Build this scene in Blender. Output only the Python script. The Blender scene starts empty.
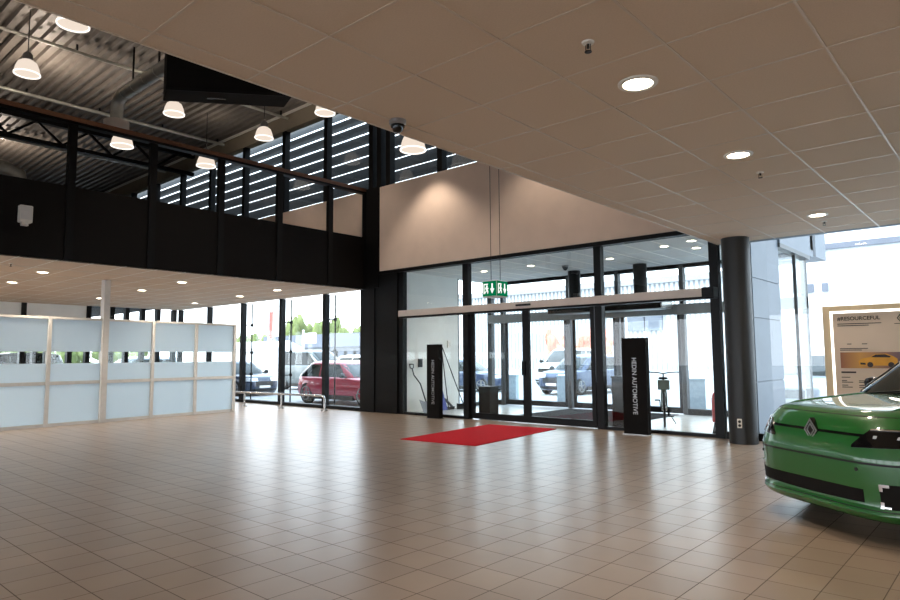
import bpy, bmesh, math, random
import numpy as np
from mathutils import Vector, Matrix
random.seed(7)
S = bpy.context.scene
COL = S.collection
R = math.radians
D, D2 = 11.4, 15.4            # entrance glass line, outer vestibule glass line
HC, HM, HV, ROOF = 3.3, 3.2, 3.6, 9.0
XE, XB, XP = -3.88, -13.0, -15.6   # dropped ceiling edge, mezzanine front, partition

# ------------------------------------------------------------------ materials
def principled(name, col, rough=0.5, metal=0.0, **kw):
    m = bpy.data.materials.new(name); m.use_nodes = True
    b = m.node_tree.nodes['Principled BSDF']
    b.inputs['Base Color'].default_value = (*col, 1)
    b.inputs['Roughness'].default_value = rough
    b.inputs['Metallic'].default_value = metal
    for k, v in kw.items():
        b.inputs[k].default_value = v
    return m

def srgb(r, g, b):
    f = lambda c: (c/255/12.92) if c/255 <= .04045 else ((c/255+.055)/1.055)**2.4
    return (f(r), f(g), f(b))

def noisy(m, scale=6, amount=.25, bump=0.0, detail=4, stretch=(1, 1, 1)):
    nt = m.node_tree; b = nt.nodes['Principled BSDF']
    tc = nt.nodes.new('ShaderNodeTexCoord'); mp = nt.nodes.new('ShaderNodeMapping')
    mp.inputs['Scale'].default_value = stretch
    n = nt.nodes.new('ShaderNodeTexNoise'); n.inputs['Scale'].default_value = scale; n.inputs['Detail'].default_value = detail
    nt.links.new(tc.outputs['Object'], mp.inputs[0]); nt.links.new(mp.outputs[0], n.inputs['Vector'])
    c = b.inputs['Base Color'].default_value[:3]
    r = nt.nodes.new('ShaderNodeValToRGB')
    r.color_ramp.elements[0].position = .3; r.color_ramp.elements[1].position = .7
    r.color_ramp.elements[0].color = (*[x*(1-amount) for x in c], 1)
    r.color_ramp.elements[1].color = (*[min(1, x*(1+amount)) for x in c], 1)
    nt.links.new(n.outputs['Fac'], r.inputs['Fac']); nt.links.new(r.outputs[0], b.inputs['Base Color'])
    if bump:
        bp = nt.nodes.new('ShaderNodeBump'); bp.inputs['Strength'].default_value = bump; bp.inputs['Distance'].default_value = .01
        nt.links.new(n.outputs['Fac'], bp.inputs['Height']); nt.links.new(bp.outputs[0], b.inputs['Normal'])
    return m

def emit(name, col, strength):
    m = bpy.data.materials.new(name); m.use_nodes = True; nt = m.node_tree
    nt.nodes.remove(nt.nodes['Principled BSDF'])
    e = nt.nodes.new('ShaderNodeEmission'); e.inputs[0].default_value = (*col, 1); e.inputs[1].default_value = strength
    nt.links.new(e.outputs[0], nt.nodes['Material Output'].inputs[0])
    return m

def glass_mat(name, tint=(1, 1, 1), refl=.035, rough=0.0):
    m = bpy.data.materials.new(name); m.use_nodes = True; nt = m.node_tree
    nt.nodes.remove(nt.nodes['Principled BSDF'])
    t = nt.nodes.new('ShaderNodeBsdfTransparent'); t.inputs[0].default_value = (*tint, 1)
    g = nt.nodes.new('ShaderNodeBsdfGlossy'); g.inputs['Roughness'].default_value = rough
    f = nt.nodes.new('ShaderNodeLayerWeight'); f.inputs['Blend'].default_value = .5
    pw = nt.nodes.new('ShaderNodeMath'); pw.operation = 'POWER'; pw.inputs[1].default_value = 5
    mu = nt.nodes.new('ShaderNodeMath'); mu.operation = 'MULTIPLY_ADD'; mu.inputs[1].default_value = .85; mu.inputs[2].default_value = refl
    mx = nt.nodes.new('ShaderNodeMixShader')
    mu.use_clamp = True
    nt.links.new(f.outputs['Facing'], pw.inputs[0]); nt.links.new(pw.outputs[0], mu.inputs[0]); nt.links.new(mu.outputs[0], mx.inputs[0])
    nt.links.new(t.outputs[0], mx.inputs[1]); nt.links.new(g.outputs[0], mx.inputs[2])
    nt.links.new(mx.outputs[0], nt.nodes['Material Output'].inputs[0])
    return m

def frosted_mat(name):
    m = bpy.data.materials.new(name); m.use_nodes = True; nt = m.node_tree
    nt.nodes.remove(nt.nodes['Principled BSDF'])
    t = nt.nodes.new('ShaderNodeBsdfTranslucent'); t.inputs[0].default_value = (.76, .87, .95, 1)
    d = nt.nodes.new('ShaderNodeBsdfDiffuse'); d.inputs[0].default_value = (.6, .70, .78, 1)
    tr = nt.nodes.new('ShaderNodeBsdfTransparent'); tr.inputs[0].default_value = (.95, .98, 1, 1)
    m1 = nt.nodes.new('ShaderNodeMixShader'); m1.inputs[0].default_value = .12
    m2 = nt.nodes.new('ShaderNodeMixShader'); m2.inputs[0].default_value = .06
    nt.links.new(t.outputs[0], m1.inputs[1]); nt.links.new(d.outputs[0], m1.inputs[2])
    nt.links.new(m1.outputs[0], m2.inputs[1]); nt.links.new(tr.outputs[0], m2.inputs[2])
    nt.links.new(m2.outputs[0], nt.nodes['Material Output'].inputs[0])
    return m

def tile_mat(name, c1, c2, grout, w, h, loc, rough, mortar=.006, bump=.4, coat=0.0):
    m = principled(name, c1, rough); nt = m.node_tree; b = nt.nodes['Principled BSDF']
    tc = nt.nodes.new('ShaderNodeTexCoord'); mp = nt.nodes.new('ShaderNodeMapping')
    mp.inputs['Location'].default_value = loc
    br = nt.nodes.new('ShaderNodeTexBrick'); br.offset = 0; br.squash = 1
    br.inputs['Scale'].default_value = 1; br.inputs['Brick Width'].default_value = w; br.inputs['Row Height'].default_value = h
    br.inputs['Mortar Size'].default_value = mortar; br.inputs['Mortar Smooth'].default_value = .3; br.inputs['Bias'].default_value = 0
    br.inputs['Color1'].default_value = (*c1, 1); br.inputs['Color2'].default_value = (*c2, 1); br.inputs['Mortar'].default_value = (*grout, 1)
    n = nt.nodes.new('ShaderNodeTexNoise'); n.inputs['Scale'].default_value = 3.0; n.inputs['Detail'].default_value = 6
    mx = nt.nodes.new('ShaderNodeMixRGB'); mx.blend_type = 'MULTIPLY'; mx.inputs[0].default_value = .35
    rp = nt.nodes.new('ShaderNodeValToRGB'); rp.color_ramp.elements[0].color = (.75, .75, .75, 1); rp.color_ramp.elements[0].position = .3; rp.color_ramp.elements[1].position = .7
    nt.links.new(tc.outputs['Object'], mp.inputs[0]); nt.links.new(mp.outputs[0], br.inputs['Vector'])
    nt.links.new(tc.outputs['Object'], n.inputs['Vector']); nt.links.new(n.outputs['Fac'], rp.inputs[0])
    nt.links.new(br.outputs['Color'], mx.inputs[1]); nt.links.new(rp.outputs[0], mx.inputs[2]); nt.links.new(mx.outputs[0], b.inputs['Base Color'])
    bp = nt.nodes.new('ShaderNodeBump'); bp.invert = True; bp.inputs['Strength'].default_value = bump; bp.inputs['Distance'].default_value = .004
    nt.links.new(br.outputs['Fac'], bp.inputs['Height']); nt.links.new(bp.outputs[0], b.inputs['Normal'])
    mr = nt.nodes.new('ShaderNodeMapRange'); mr.inputs['To Min'].default_value = rough; mr.inputs['To Max'].default_value = .75
    nt.links.new(br.outputs['Fac'], mr.inputs['Value']); nt.links.new(mr.outputs[0], b.inputs['Roughness'])
    b.inputs['IOR'].default_value = 1.55
    return m

M = {}
M['floor'] = tile_mat('floor_tiles', srgb(156, 137, 120), srgb(146, 128, 112), srgb(84, 72, 63), .30, .316, (1.607, -4.43 + .316*20, 0), .29, mortar=.0035)
M['vest_floor'] = noisy(principled('pale_stone', srgb(206, 206, 204), .22), 4, .08)
M['vest_mat'] = noisy(principled('charcoal_matting', srgb(44, 44, 46), .95, **{'Specular IOR Level': .05}), 60, .3, .3)
M['ceiling'] = noisy(principled('ceiling_tile', srgb(208, 188, 166), .9), 90, .04)
M['ceil_white'] = noisy(principled('vestibule_tile', srgb(205, 205, 203), .9), 90, .04)
M['tbar'] = principled('ceiling_bar', srgb(198, 182, 164), .28)
M['beige'] = noisy(principled('beige_plaster', srgb(222, 200, 182), .85), 3, .03)
M['band'] = noisy(principled('grey_beige_band', srgb(150, 138, 120), .8), 3, .04)
M['offwhite'] = noisy(principled('white_plaster', srgb(226, 226, 222), .8), 3, .03)
M['black'] = noisy(principled('black_paint', srgb(10, 9, 9), .5), 8, .15)
M['blackmatt'] = noisy(principled('matt_black', srgb(17, 14, 12), .8), 8, .12)
M['frame'] = noisy(principled('anthracite_aluminium', srgb(20, 20, 21), .4, .1), 10, .1)
M['greyframe'] = noisy(principled('grey_aluminium', srgb(140, 140, 140), .35, .5), 10, .08)
M['outerframe'] = noisy(principled('outer_grey_aluminium', srgb(70, 72, 74), .4, .3), 10, .08)
M['partframe'] = noisy(principled('silver_anodised', srgb(205, 202, 198), .45, .0), 10, .05)
M['steel'] = noisy(principled('brushed_steel', srgb(190, 188, 185), .25, .9), 40, .1, stretch=(1, 1, 12))
M['galv'] = noisy(principled('galvanised_sheet', srgb(188, 186, 176), .4, .5), 5, .12)
M['roof'] = noisy(principled('roof_sheet', srgb(122, 114, 106), .55, .2), 3, .1)
M['rust'] = noisy(principled('rail_wood', srgb(104, 66, 42), .5), 20, .25, stretch=(12, 1, 12))
M['column'] = noisy(principled('column_paint', srgb(27, 27, 27), .45), 6, .06)
for k_ in ('black', 'blackmatt', 'frame'):
    M[k_].node_tree.nodes['Principled BSDF'].inputs['Specular IOR Level'].default_value = .2
M['glass'] = glass_mat('window_glass', (.97, .99, .985))
M['glass_door'] = glass_mat('door_glass', (.95, .98, .98), .035)
M['frost'] = frosted_mat('frosted_film')
M['header'] = noisy(principled('header_cover', srgb(212, 198, 186), .4, .1), 5, .03)
M['panel'] = noisy(principled('facade_panel', srgb(112, 118, 126), .45, .0, **{'Specular IOR Level': .25}), 2, .05)
M['louver'] = noisy(principled('louver_metal', srgb(34, 35, 37), .6, .0), 4, .1)
M['red_mat'] = noisy(principled('red_pile', srgb(188, 16, 30), .95, **{'Specular IOR Level': .1}), 120, .3, .5)
M['lamp'] = emit('lamp_glow', (1, .86, .66), 14)
M['lamp_cool'] = emit('lamp_glow_neutral', (1, .9, .8), 1.0)
M['highbay'] = emit('highbay_glow', (1, .84, .70), .50)
M['exit_green'] = emit('exit_green', srgb(0, 130, 80), .42)
M['exit_white'] = emit('exit_white', (1, 1, .96), .7)
M['striplight'] = emit('strip_light', (1, .98, .94), 2.2)
M['white_plastic'] = noisy(principled('white_plastic', srgb(225, 220, 210), .4), 8, .03)
M['letter'] = principled('letter_silver', srgb(178, 178, 178), .35, .4)
M['green'] = noisy(principled('green_paint', srgb(12, 88, 24), .4, .0), 400, .05); 
_b = M['green'].node_tree.nodes['Principled BSDF']; _b.inputs['Coat Weight'].default_value = 1.0; _b.inputs['Coat Roughness'].default_value = .01
M['glossblack'] = principled('gloss_black', srgb(14, 14, 15), .1); noisy(M['glossblack'], 5, .1)
M['carglass'] = noisy(principled('tinted_glass', srgb(20, 28, 27), .03), 3, .2)
M['plastic'] = noisy(principled('black_plastic', srgb(15, 15, 15), .6), 30, .15)
M['chrome'] = noisy(principled('chrome', srgb(225, 225, 228), .12, 1.0), 5, .03)
M['tyre'] = noisy(principled('tyre_rubber', srgb(26, 26, 27), .8), 30, .2)
M['lampglass'] = principled('lamp_lens', srgb(210, 215, 220), .08, .3); noisy(M['lampglass'], 30, .1)
M['taillight'] = principled('tail_lens', srgb(190, 20, 20), .15); noisy(M['taillight'], 30, .1)
M['asphalt'] = noisy(principled('asphalt', srgb(158, 160, 162), .9), 4, .15, .2)
M['kerb'] = noisy(principled('paving', srgb(170, 172, 176), .85), 3, .08)
M['leaf'] = noisy(principled('leaf_green', srgb(112, 124, 72), .7), 2, .35)
M['orange_leaf'] = noisy(principled('leaf_orange', srgb(222, 138, 112), .7), 2, .3)
M['bark'] = noisy(principled('bark', srgb(92, 74, 58), .9), 12, .3)
M['bldg_white'] = noisy(principled('white_cladding', srgb(235, 238, 240), .7), 1, .03)
M['bldg_grey'] = noisy(principled('grey_roofing', srgb(104, 110, 122), .7), 1, .06)
M['bldg_pale'] = noisy(principled('pale_metal', srgb(150, 152, 156), .6), 1, .05)
M['wood'] = noisy(principled('pale_wood', srgb(218, 196, 158), .5), 8, .1, stretch=(1, 1, .1))
M['paper'] = noisy(principled('beige_print', srgb(222, 200, 178), .6), 4, .02)
M['ink'] = principled('dark_ink', srgb(52, 40, 36), .6); noisy(M['ink'], 20, .1)
M['blue_plastic'] = noisy(principled('blue_plastic', srgb(58, 70, 140), .5), 8, .1)
M['grey_plastic'] = noisy(principled('grey_plastic', srgb(96, 98, 104), .5), 8, .1)
M['red_paint'] = noisy(principled('red_enamel', srgb(190, 28, 30), .3), 8, .1)
M['stone_post'] = noisy(principled('pale_concrete', srgb(160, 172, 180), .8), 10, .1)
M['pink'] = noisy(principled('red_banner', srgb(176, 92, 84), .7), 5, .1)
M['bike'] = noisy(principled('bike_green', srgb(92, 98, 88), .35, .3), 10, .1)

def paint(name, rgb):
    m = noisy(principled('car_paint_'+name, srgb(*rgb), .3, .2), 300, .05)
    m.node_tree.nodes['Principled BSDF'].inputs['Coat Weight'].default_value = .8
    return m

# ------------------------------------------------------------------ mesh builder
class MB:
    def __init__(s): s.v = []; s.f = []
    def add(s, vs, fs):
        o = len(s.v); s.v += [tuple(v) for v in vs]; s.f += [tuple(i+o for i in f) for f in fs]; return s
    def box(s, x0, y0, z0, x1, y1, z1):
        x0, x1 = min(x0, x1), max(x0, x1); y0, y1 = min(y0, y1), max(y0, y1); z0, z1 = min(z0, z1), max(z0, z1)
        v = [(x0,y0,z0),(x1,y0,z0),(x1,y1,z0),(x0,y1,z0),(x0,y0,z1),(x1,y0,z1),(x1,y1,z1),(x0,y1,z1)]
        return s.add(v, [(3,2,1,0),(4,5,6,7),(0,1,5,4),(1,2,6,5),(2,3,7,6),(3,0,4,7)])
    def bar(s, p0, p1, w, h):
        p0, p1 = Vector(p0), Vector(p1); d = (p1-p0).normalized()
        up = Vector((0,0,1)) if abs(d.z) < .95 else Vector((0,1,0))
        a = d.cross(up).normalized(); b = a.cross(d).normalized()
        v = [p+a*sa*w/2+b*sb*h/2 for p in (p0, p1) for sa, sb in ((-1,-1),(1,-1),(1,1),(-1,1))]
        return s.add(v, [(0,1,2,3),(7,6,5,4),(0,4,5,1),(1,5,6,2),(2,6,7,3),(3,7,4,0)])
    def cyl(s, p0, p1, r0, r1=None, n=20):
        return s.tube([p0, p1], [r0, r0 if r1 is None else r1], n)
    def tube(s, pts, r, n=12):
        pts = [Vector(p) for p in pts]; k = len(pts); rs = r if isinstance(r, (list, tuple)) else [r]*k
        vs = []; a = None
        for i, p in enumerate(pts):
            d = (pts[min(i+1, k-1)]-pts[max(i-1, 0)]).normalized()
            if a is None:
                a = d.cross(Vector((0,0,1)) if abs(d.z) < .95 else Vector((0,1,0))).normalized()
            a = (a - d*a.dot(d)).normalized(); b = d.cross(a)
            vs += [p+(a*math.cos(2*math.pi*j/n)+b*math.sin(2*math.pi*j/n))*rs[i] for j in range(n)]
        fs = [(i*n+j, i*n+(j+1)%n, (i+1)*n+(j+1)%n, (i+1)*n+j) for i in range(k-1) for j in range(n)]
        fs += [tuple(range(n-1, -1, -1)), tuple((k-1)*n+j for j in range(n))]
        return s.add(vs, fs)
    def lathe(s, prof, n=24, c=(0,0,0), axis='z'):
        vs = []
        for r, z in prof:
            for j in range(n):
                a = 2*math.pi*j/n; x, y = r*math.cos(a), r*math.sin(a)
                p = (x, y, z) if axis == 'z' else ((x, z, y) if axis == 'y' else (z, x, y))
                vs.append((p[0]+c[0], p[1]+c[1], p[2]+c[2]))
        k = len(prof)
        fs = [(i*n+j, i*n+(j+1)%n, (i+1)*n+(j+1)%n, (i+1)*n+j) for i in range(k-1) for j in range(n)]
        closed = prof[0] == prof[-1]
        if prof[0][0] > 1e-5 and not closed: fs.append(tuple(range(n-1, -1, -1)))
        if prof[-1][0] > 1e-5 and not closed: fs.append(tuple((k-1)*n+j for j in range(n)))
        return s.add(vs, fs)
    def prism(s, poly, plane, a, b):
        def P(u, v, t): return {'xz': (u, t, v), 'xy': (u, v, t), 'yz': (t, u, v)}[plane]
        n = len(poly)
        vs = [P(u, v, a) for u, v in poly]+[P(u, v, b) for u, v in poly]
        return s.add(vs, [tuple(range(n)), tuple(range(2*n-1, n-1, -1))]+[(i, (i+1)%n, (i+1)%n+n, i+n) for i in range(n)])
    def shell(s, P, nu, nv, d_out=.004, d_in=.02):
        """closed slab hugging the surface P(u,v), u,v in 0..1"""
        e = 1e-3; out = []; inn = []
        for i in range(nu+1):
            for j in range(nv+1):
                u, v = i/nu, j/nv
                p = np.array(P(u, v)); du = np.array(P(min(u+e, 1), v))-np.array(P(max(u-e, 0), v)); dv = np.array(P(u, min(v+e, 1)))-np.array(P(u, max(v-e, 0)))
                nn = np.cross(du, dv); l = np.linalg.norm(nn); nn = nn/l if l > 0 else nn
                out.append(p+nn*d_out); inn.append(p-nn*d_in)
        w = nv+1; N = (nu+1)*w; fs = []
        for i in range(nu):
            for j in range(nv):
                a, b, c, d = i*w+j, (i+1)*w+j, (i+1)*w+j+1, i*w+j+1
                fs += [(a, b, c, d), (d+N, c+N, b+N, a+N)]
        ring = [i*w for i in range(nu+1)]+[nu*w+j for j in range(1, nv+1)]+[i*w+nv for i in range(nu-1, -1, -1)]+[j for j in range(nv-1, 0, -1)]
        for k in range(len(ring)):
            a, b = ring[k], ring[(k+1) % len(ring)]; fs.append((b, a, a+N, b+N))
        return s.add(out+inn, fs)
    def xf(s, mat):
        s.v = [tuple(mat @ Vector(v)) for v in s.v]; return s

def link(name, data, parent=None):
    o = bpy.data.objects.new(name, data); COL.objects.link(o)
    if parent is not None: o.parent = parent
    return o

def obj(name, mb, mat, parent=None, smooth=None, bevel=0, recalc=True):
    me = bpy.data.meshes.new(name); me.from_pydata([tuple(v) for v in mb.v], [], mb.f)
    if recalc:
        bm = bmesh.new(); bm.from_mesh(me); bmesh.ops.recalc_face_normals(bm, faces=bm.faces); bm.to_mesh(me); bm.free()
    me.materials.append(M[mat] if isinstance(mat, str) else mat)
    if smooth:
        me.polygons.foreach_set('use_smooth', [True]*len(me.polygons)); me.set_sharp_from_angle(angle=R(smooth))
    me.update()
    o = link(name, me, parent)
    if bevel:
        b = o.modifiers.new('bevel', 'BEVEL'); b.width = bevel; b.segments = 2; b.limit_method = 'ANGLE'
    return o

def tag(o, label, cat, group=None, kind=None):
    o['label'] = label; o['category'] = cat
    if group: o['group'] = group
    if kind: o['kind'] = kind
    return o

def thing(name, label, cat, loc=(0,0,0), rotz=0, group=None, kind=None):
    o = link(name, None); o.location = loc; o.rotation_euler = (0, 0, rotz); o.empty_display_size = .1
    return tag(o, label, cat, group, kind)

def struct(name, mb, mat, label, cat, parent=None, **kw):
    o = obj(name, mb, mat, parent, **kw)
    if parent is None: tag(o, label, cat, kind='structure')
    return o

def copy_tree(root, label=None, loc=None, rotz=None):
    def cp(o, parent):
        c = o.copy(); COL.objects.link(c)
        if parent is not None:
            c.parent = parent; c.matrix_parent_inverse = o.matrix_parent_inverse.copy()
        for ch in list(o.children):
            if ch.type != 'LIGHT': cp(ch, c)
        return c
    c = cp(root, None)
    if label: c['label'] = label
    if loc is not None: c.location = loc
    if rotz is not None: c.rotation_euler = (0, 0, rotz)
    return c

def text_mb(txt, width=None, height=None, depth=.004, bold=.0):
    """lettering as a mesh, in its own xy plane, lower left at the origin"""
    cu = bpy.data.curves.new('t', 'FONT'); cu.body = txt; cu.size = 1; cu.extrude = .5; cu.offset = bold
    o = bpy.data.objects.new('t', cu); COL.objects.link(o)
    dg = bpy.context.evaluated_depsgraph_get(); me = bpy.data.meshes.new_from_object(o.evaluated_get(dg))
    vs = [v.co.copy() for v in me.vertices]; fs = [tuple(p.vertices) for p in me.polygons]
    bpy.data.objects.remove(o); bpy.data.curves.remove(cu); bpy.data.meshes.remove(me)
    x0 = min(v.x for v in vs); x1 = max(v.x for v in vs); y0 = min(v.y for v in vs); y1 = max(v.y for v in vs)
    sx = width/(x1-x0) if width else height/(y1-y0); sy = height/(y1-y0) if height else sx
    mb = MB(); mb.add([((v.x-x0)*sx, (v.y-y0)*sy, v.z*depth) for v in vs], fs); return mb

def light(name, kind, loc, power, col=(1, .86, .68), parent=None, **kw):
    l = bpy.data.lights.new(name, kind); l.energy = power; l.color = col
    for k, v in kw.items(): setattr(l, k, v)
    o = bpy.data.objects.new(name, l); COL.objects.link(o); o.location = loc
    if parent is not None: o.parent = parent
    return o

# ------------------------------------------------------------------ camera
VB, VA, F = (1028, 353), (-284, 362), 649.0
nz = lambda v: v/np.linalg.norm(v)
Yc = nz(np.array([VB[0]-450, VB[1]-300, F])); Xc = -nz(np.array([VA[0]-450, VA[1]-300, F]))
Xc = nz(Xc-Yc*(Xc @ Yc)); Zc = np.cross(Xc, Yc)
W = np.array([Xc, Yc, Zc])
cam = bpy.data.cameras.new('camera'); cam.sensor_width = 36; cam.lens = F/900*36; cam.clip_end = 2000; cam.clip_start = .05
co = bpy.data.objects.new('camera', cam); COL.objects.link(co)
m4 = Matrix.Identity(4)
for r in range(3):
    m4[r][0] = W[r][0]; m4[r][1] = -W[r][1]; m4[r][2] = -W[r][2]
m4[2][3] = 1.4
co.matrix_world = m4
S.camera = co

def at(px, py, depth):
    d = W @ np.array([px-450, py-300, F]); return np.array([0, 0, 1.4])+d*depth/F
def onz(px, py, z):
    d = W @ np.array([px-450, py-300, F]); return np.array([0, 0, 1.4])+d*(z-1.4)/d[2]
# ------------------------------------------------------------------ setting: slabs
XR, YR, XL, XU = 9.0, -9.0, -23.6, -36.0     # right wall, rear wall, left ground wall, left upper wall
struct('floor', MB().box(XL, YR, -.15, XR, D, 0), 'floor', 'beige square floor tiles with glossy window reflections', 'floor')
struct('floor_vestibule', MB().box(-12.1, D, -.15, -3.42, D2+.1, 0), 'vest_floor', 'pale smooth stone floor inside the glass entrance lobby', 'floor')
struct('ground', MB().box(-150, -80, -.4, 120, 220, -.2), 'asphalt', 'pale sunlit asphalt of the car park outside', 'ground')
struct('pavement', MB().box(-14, D2+.1, -.2, 14, D2+3.2, -.05).box(-3.38, D+.1, -.2, 14, D2+.1, -.05), 'kerb', 'grey paved walkway along the outside of the building', 'pavement')
tag(obj('entrance_matting', MB().box(-9.2, D+.12, 0, -6.25, D2-.25, .012), 'vest_mat'), 'charcoal entrance matting laid across the lobby floor', 'mat')

def grid_ceiling(name, x0, y0, x1, y1, z, px, py, ox, oy, mat, bw, label, bar='tbar', bh=.005):
    c = struct(name, MB().box(x0, y0, z, x1, y1, z+.12), mat, label, 'ceiling')
    g = MB()
    k = math.ceil((x0-ox)/px)
    while ox+k*px < x1:
        g.box(ox+k*px-bw/2, y0, z-bh, ox+k*px+bw/2, y1, z+.001); k += 1
    k = math.ceil((y0-oy)/py)
    while oy+k*py < y1:
        g.box(x0, oy+k*py-bw/2, z-bh*.8, x1, oy+k*py+bw/2, z+.001); k += 1
    obj('grid', g, bar, c)
    return c
grid_ceiling('ceiling', XE, YR, XR, D, HC, .72, .72, -.82, 3.74, 'ceiling', .016, 'low tiled suspended ceiling over the showroom, upper right')
grid_ceiling('ceiling_mezzanine', XL, YR, XB-.02, D, HM, 1.2, .6, -13.2, 4.0, 'ceiling', .02, 'tiled ceiling under the mezzanine above the frosted partition', bar='white_plastic')
grid_ceiling('ceiling_vestibule', -12.1, D+.02, -3.45, D2, HV, .6, 1.2, -11.9, D+.4, 'ceil_white', .03, 'pale tiled ceiling of the glass entrance lobby', bar='white_plastic')
tag(obj('ceiling_edge_trim', MB().box(XE-.01, YR, HC-.008, XE, D-.02, HC+.5), 'tbar'), 'thin edge trim along the open side of the suspended ceiling', 'trim', kind='structure')

# corrugated roof deck, ribs along X
rm = MB(); pitch = .25
def ribprof():
    pts = []; y = YR
    while y < D:
        pts += [(y, 9.0), (y+.13, 9.0), (y+.16, 8.92), (y+.225, 8.92)]; y += pitch
    return [(min(a, D), b) for a, b in pts]+[(D, 9.0)]
pp = ribprof(); n = len(pp)
rm.add([(XU, y, z) for y, z in pp]+[(XE, y, z) for y, z in pp]+[(XU, D, 9.3), (XE, D, 9.3), (XU, YR, 9.3), (XE, YR, 9.3)],
       [(i, i+1, n+i+1, n+i) for i in range(n-1)]+[(2*n, 2*n+1, 2*n+3, 2*n+2), (0, n, 2*n+3, 2*n+2), (n-1, 2*n-1, 2*n+1, 2*n)])
struct('roof', rm, 'roof', 'corrugated metal roof deck high over the open hall', 'roof', recalc=True)
struct('roof_extension', MB().box(XE, YR, 9.0, XR, D, 9.3), 'roof', 'flat roof over the upper right storey', 'roof')

# walls
struct('wall_entrance', MB().box(XB+.5, D-.1, 3.62, XE, D+.1, 5.85).box(XU, D-.1, 4.6, XB+.5, D+.1, 5.85), 'beige', 'tall beige plaster wall above the entrance glazing', 'wall')
struct('trim_1', MB().box(XU, D-.12, 8.42, XE, D+.12, 9.0), 'band', 'beige band between the high louvred windows and the roof', 'trim')
struct('wall_void', MB().box(XE, YR, HC+.5, XE+.15, D, 9.0), 'beige', 'upper wall over the ceiling edge', 'wall')
struct('wall_upper_front', MB().box(XE, D-.05, HC, XR, D+.15, 9.3), 'panel', 'upper outside wall over the right windows', 'wall')
struct('wall_upper_left', MB().box(XU-.2, YR, 3.2, XU, D, 9.3), 'blackmatt', 'dark far wall of the mezzanine floor', 'wall')
struct('wall_right', MB().box(XR, YR, 0, XR+.2, D, 9.3), 'offwhite', 'white wall at the right end of the showroom', 'wall')
rw = MB().box(XU, YR-.2, 3.2, XR, YR, 9.3)
for i in range(8):
    x = XL+i*(XR-XL)/7; rw.box(x-.25, YR-.2, 0, x+.25, YR, 3.2)
struct('wall_rear', rw, 'offwhite', 'rear wall with wide window bays', 'wall')
struct('mezzanine_floor', MB().box(XU, YR, 3.34, XB-.05, D-.02, 3.6), 'blackmatt', 'dark floor slab of the mezzanine', 'floor')
wl = MB().box(XL-.2, YR, 2.55, XL, 8.3, 3.2).box(XL-.2, YR, 0, XL, 8.3, .5)
wl.box(XL-.2, 4.5, 0, XL, 5.2, 3.2)
struct('wall_left', wl, 'offwhite', 'white wall with a band of low windows behind the frosted partition', 'wall')
lm = MB()
for y in (0.2, 2.3, 5.7, 6.35, 6.7, 7.05, 7.7, 8.25, 9.0, 9.5, 10.05, 10.6, 11.2): lm.box(XL-.16, y-.07, .5 if y < 8 else 0, XL+.06, y+.07, 3.2 if y > 8 or y == 6.35 else 2.55)
w = thing('window_1', 'row of dark framed windows in the left wall behind the partition', 'window', kind='structure')
obj('mullion', lm, 'frame', w); obj('pane', MB().box(XL-.11, YR, .5, XL-.1, 8.3, 2.55).box(XL-.11, 8.3, .05, XL-.1, D, 3.15), 'glass', w)
obj('sill', MB().box(XL-.15, 8.3, 0, XL+.02, D, .12), 'frame', w)

# black wall + corner post between mezzanine windows and entrance
struct('wall_dark', MB().box(-12.62, D-.12, 0, -11.78, D+.1, 3.62), 'black', 'narrow black wall panel left of the entrance glass', 'wall')
struct('corner_post', MB().box(-13.15, D-.15, 0, -12.6, D+.1, 3.21).box(-13.2, D-.09, 3.2, -12.62, D+.1, 4.6).box(-12.96, D-.15, 3.2, -12.46, D-.09, 5.86), 'black', 'black square post at the mezzanine corner', 'post')
struct('trim_2', MB().box(-12.62, D-.13, 3.54, XE, D+.08, 3.62), 'black', 'black head rail under the beige entrance wall', 'trim')
# mezzanine front
mz = thing('mezzanine_front', 'black mezzanine parapet with posts and a brown handrail', 'balcony', kind='structure')
obj('parapet', MB().box(XB-.12, YR, 3.2, XB, D-.1, 4.58), 'blackmatt', mz)
rail = obj('handrail', MB().box(XB-.1, YR, 5.75, XB+.06, D-.1, 5.86), 'black', mz)
obj('capping', MB().box(XB-.1, YR, 5.86, XB+.065, D-.1, 5.885).box(XB+.06, YR, 5.80, XB+.068, D-.1, 5.86), 'rust', rail)
for k in range(8):
    yy = 10.11-1.49*(k-1) if k else D-.1
    obj('post', MB().box(XB-.07, yy-.07, 3.2, XB+.035, yy+.07, 5.76), 'black', mz)
# ------------------------------------------------------------------ ground windows under mezzanine
w = thing('window_2', 'tall black framed windows left of the corner post', 'window', kind='structure')
for x in (-14.8, -16.95, -19.15, -21.35, -23.5):
    obj('mullion', MB().box(x-.065, D-.08, 0, x+.065, D+.08, HM), 'black', w)
    if x > -20:
        rx = x+.06
        r_ = obj('tension_rod', MB().cyl((rx, D+.28, 0), (rx, D+.28, HM), .022, n=8), 'frame', w)
        obj('clamp', MB().cyl((rx, D+.28, .85), (rx, D+.28, .93), .05, n=8).cyl((rx, D+.28, 1.55), (rx, D+.28, 1.63), .05, n=8).cyl((rx, D+.28, 2.45), (rx, D+.28, 2.53), .05, n=8)
            .box(rx-.015, D+.05, 1.57, rx+.015, D+.3, 1.6).box(rx-.015, D+.05, .87, rx+.015, D+.3, .9).box(rx-.015, D+.05, 2.47, rx+.015, D+.3, 2.5), 'frame', r_)
obj('sill', MB().box(XL, D-.1, 0, -13.2, D+.1, .09), 'black', w)
obj('pane', MB().box(XL, D-.01, .09, -13.2, D+.0, HM), 'glass', w)

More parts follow.
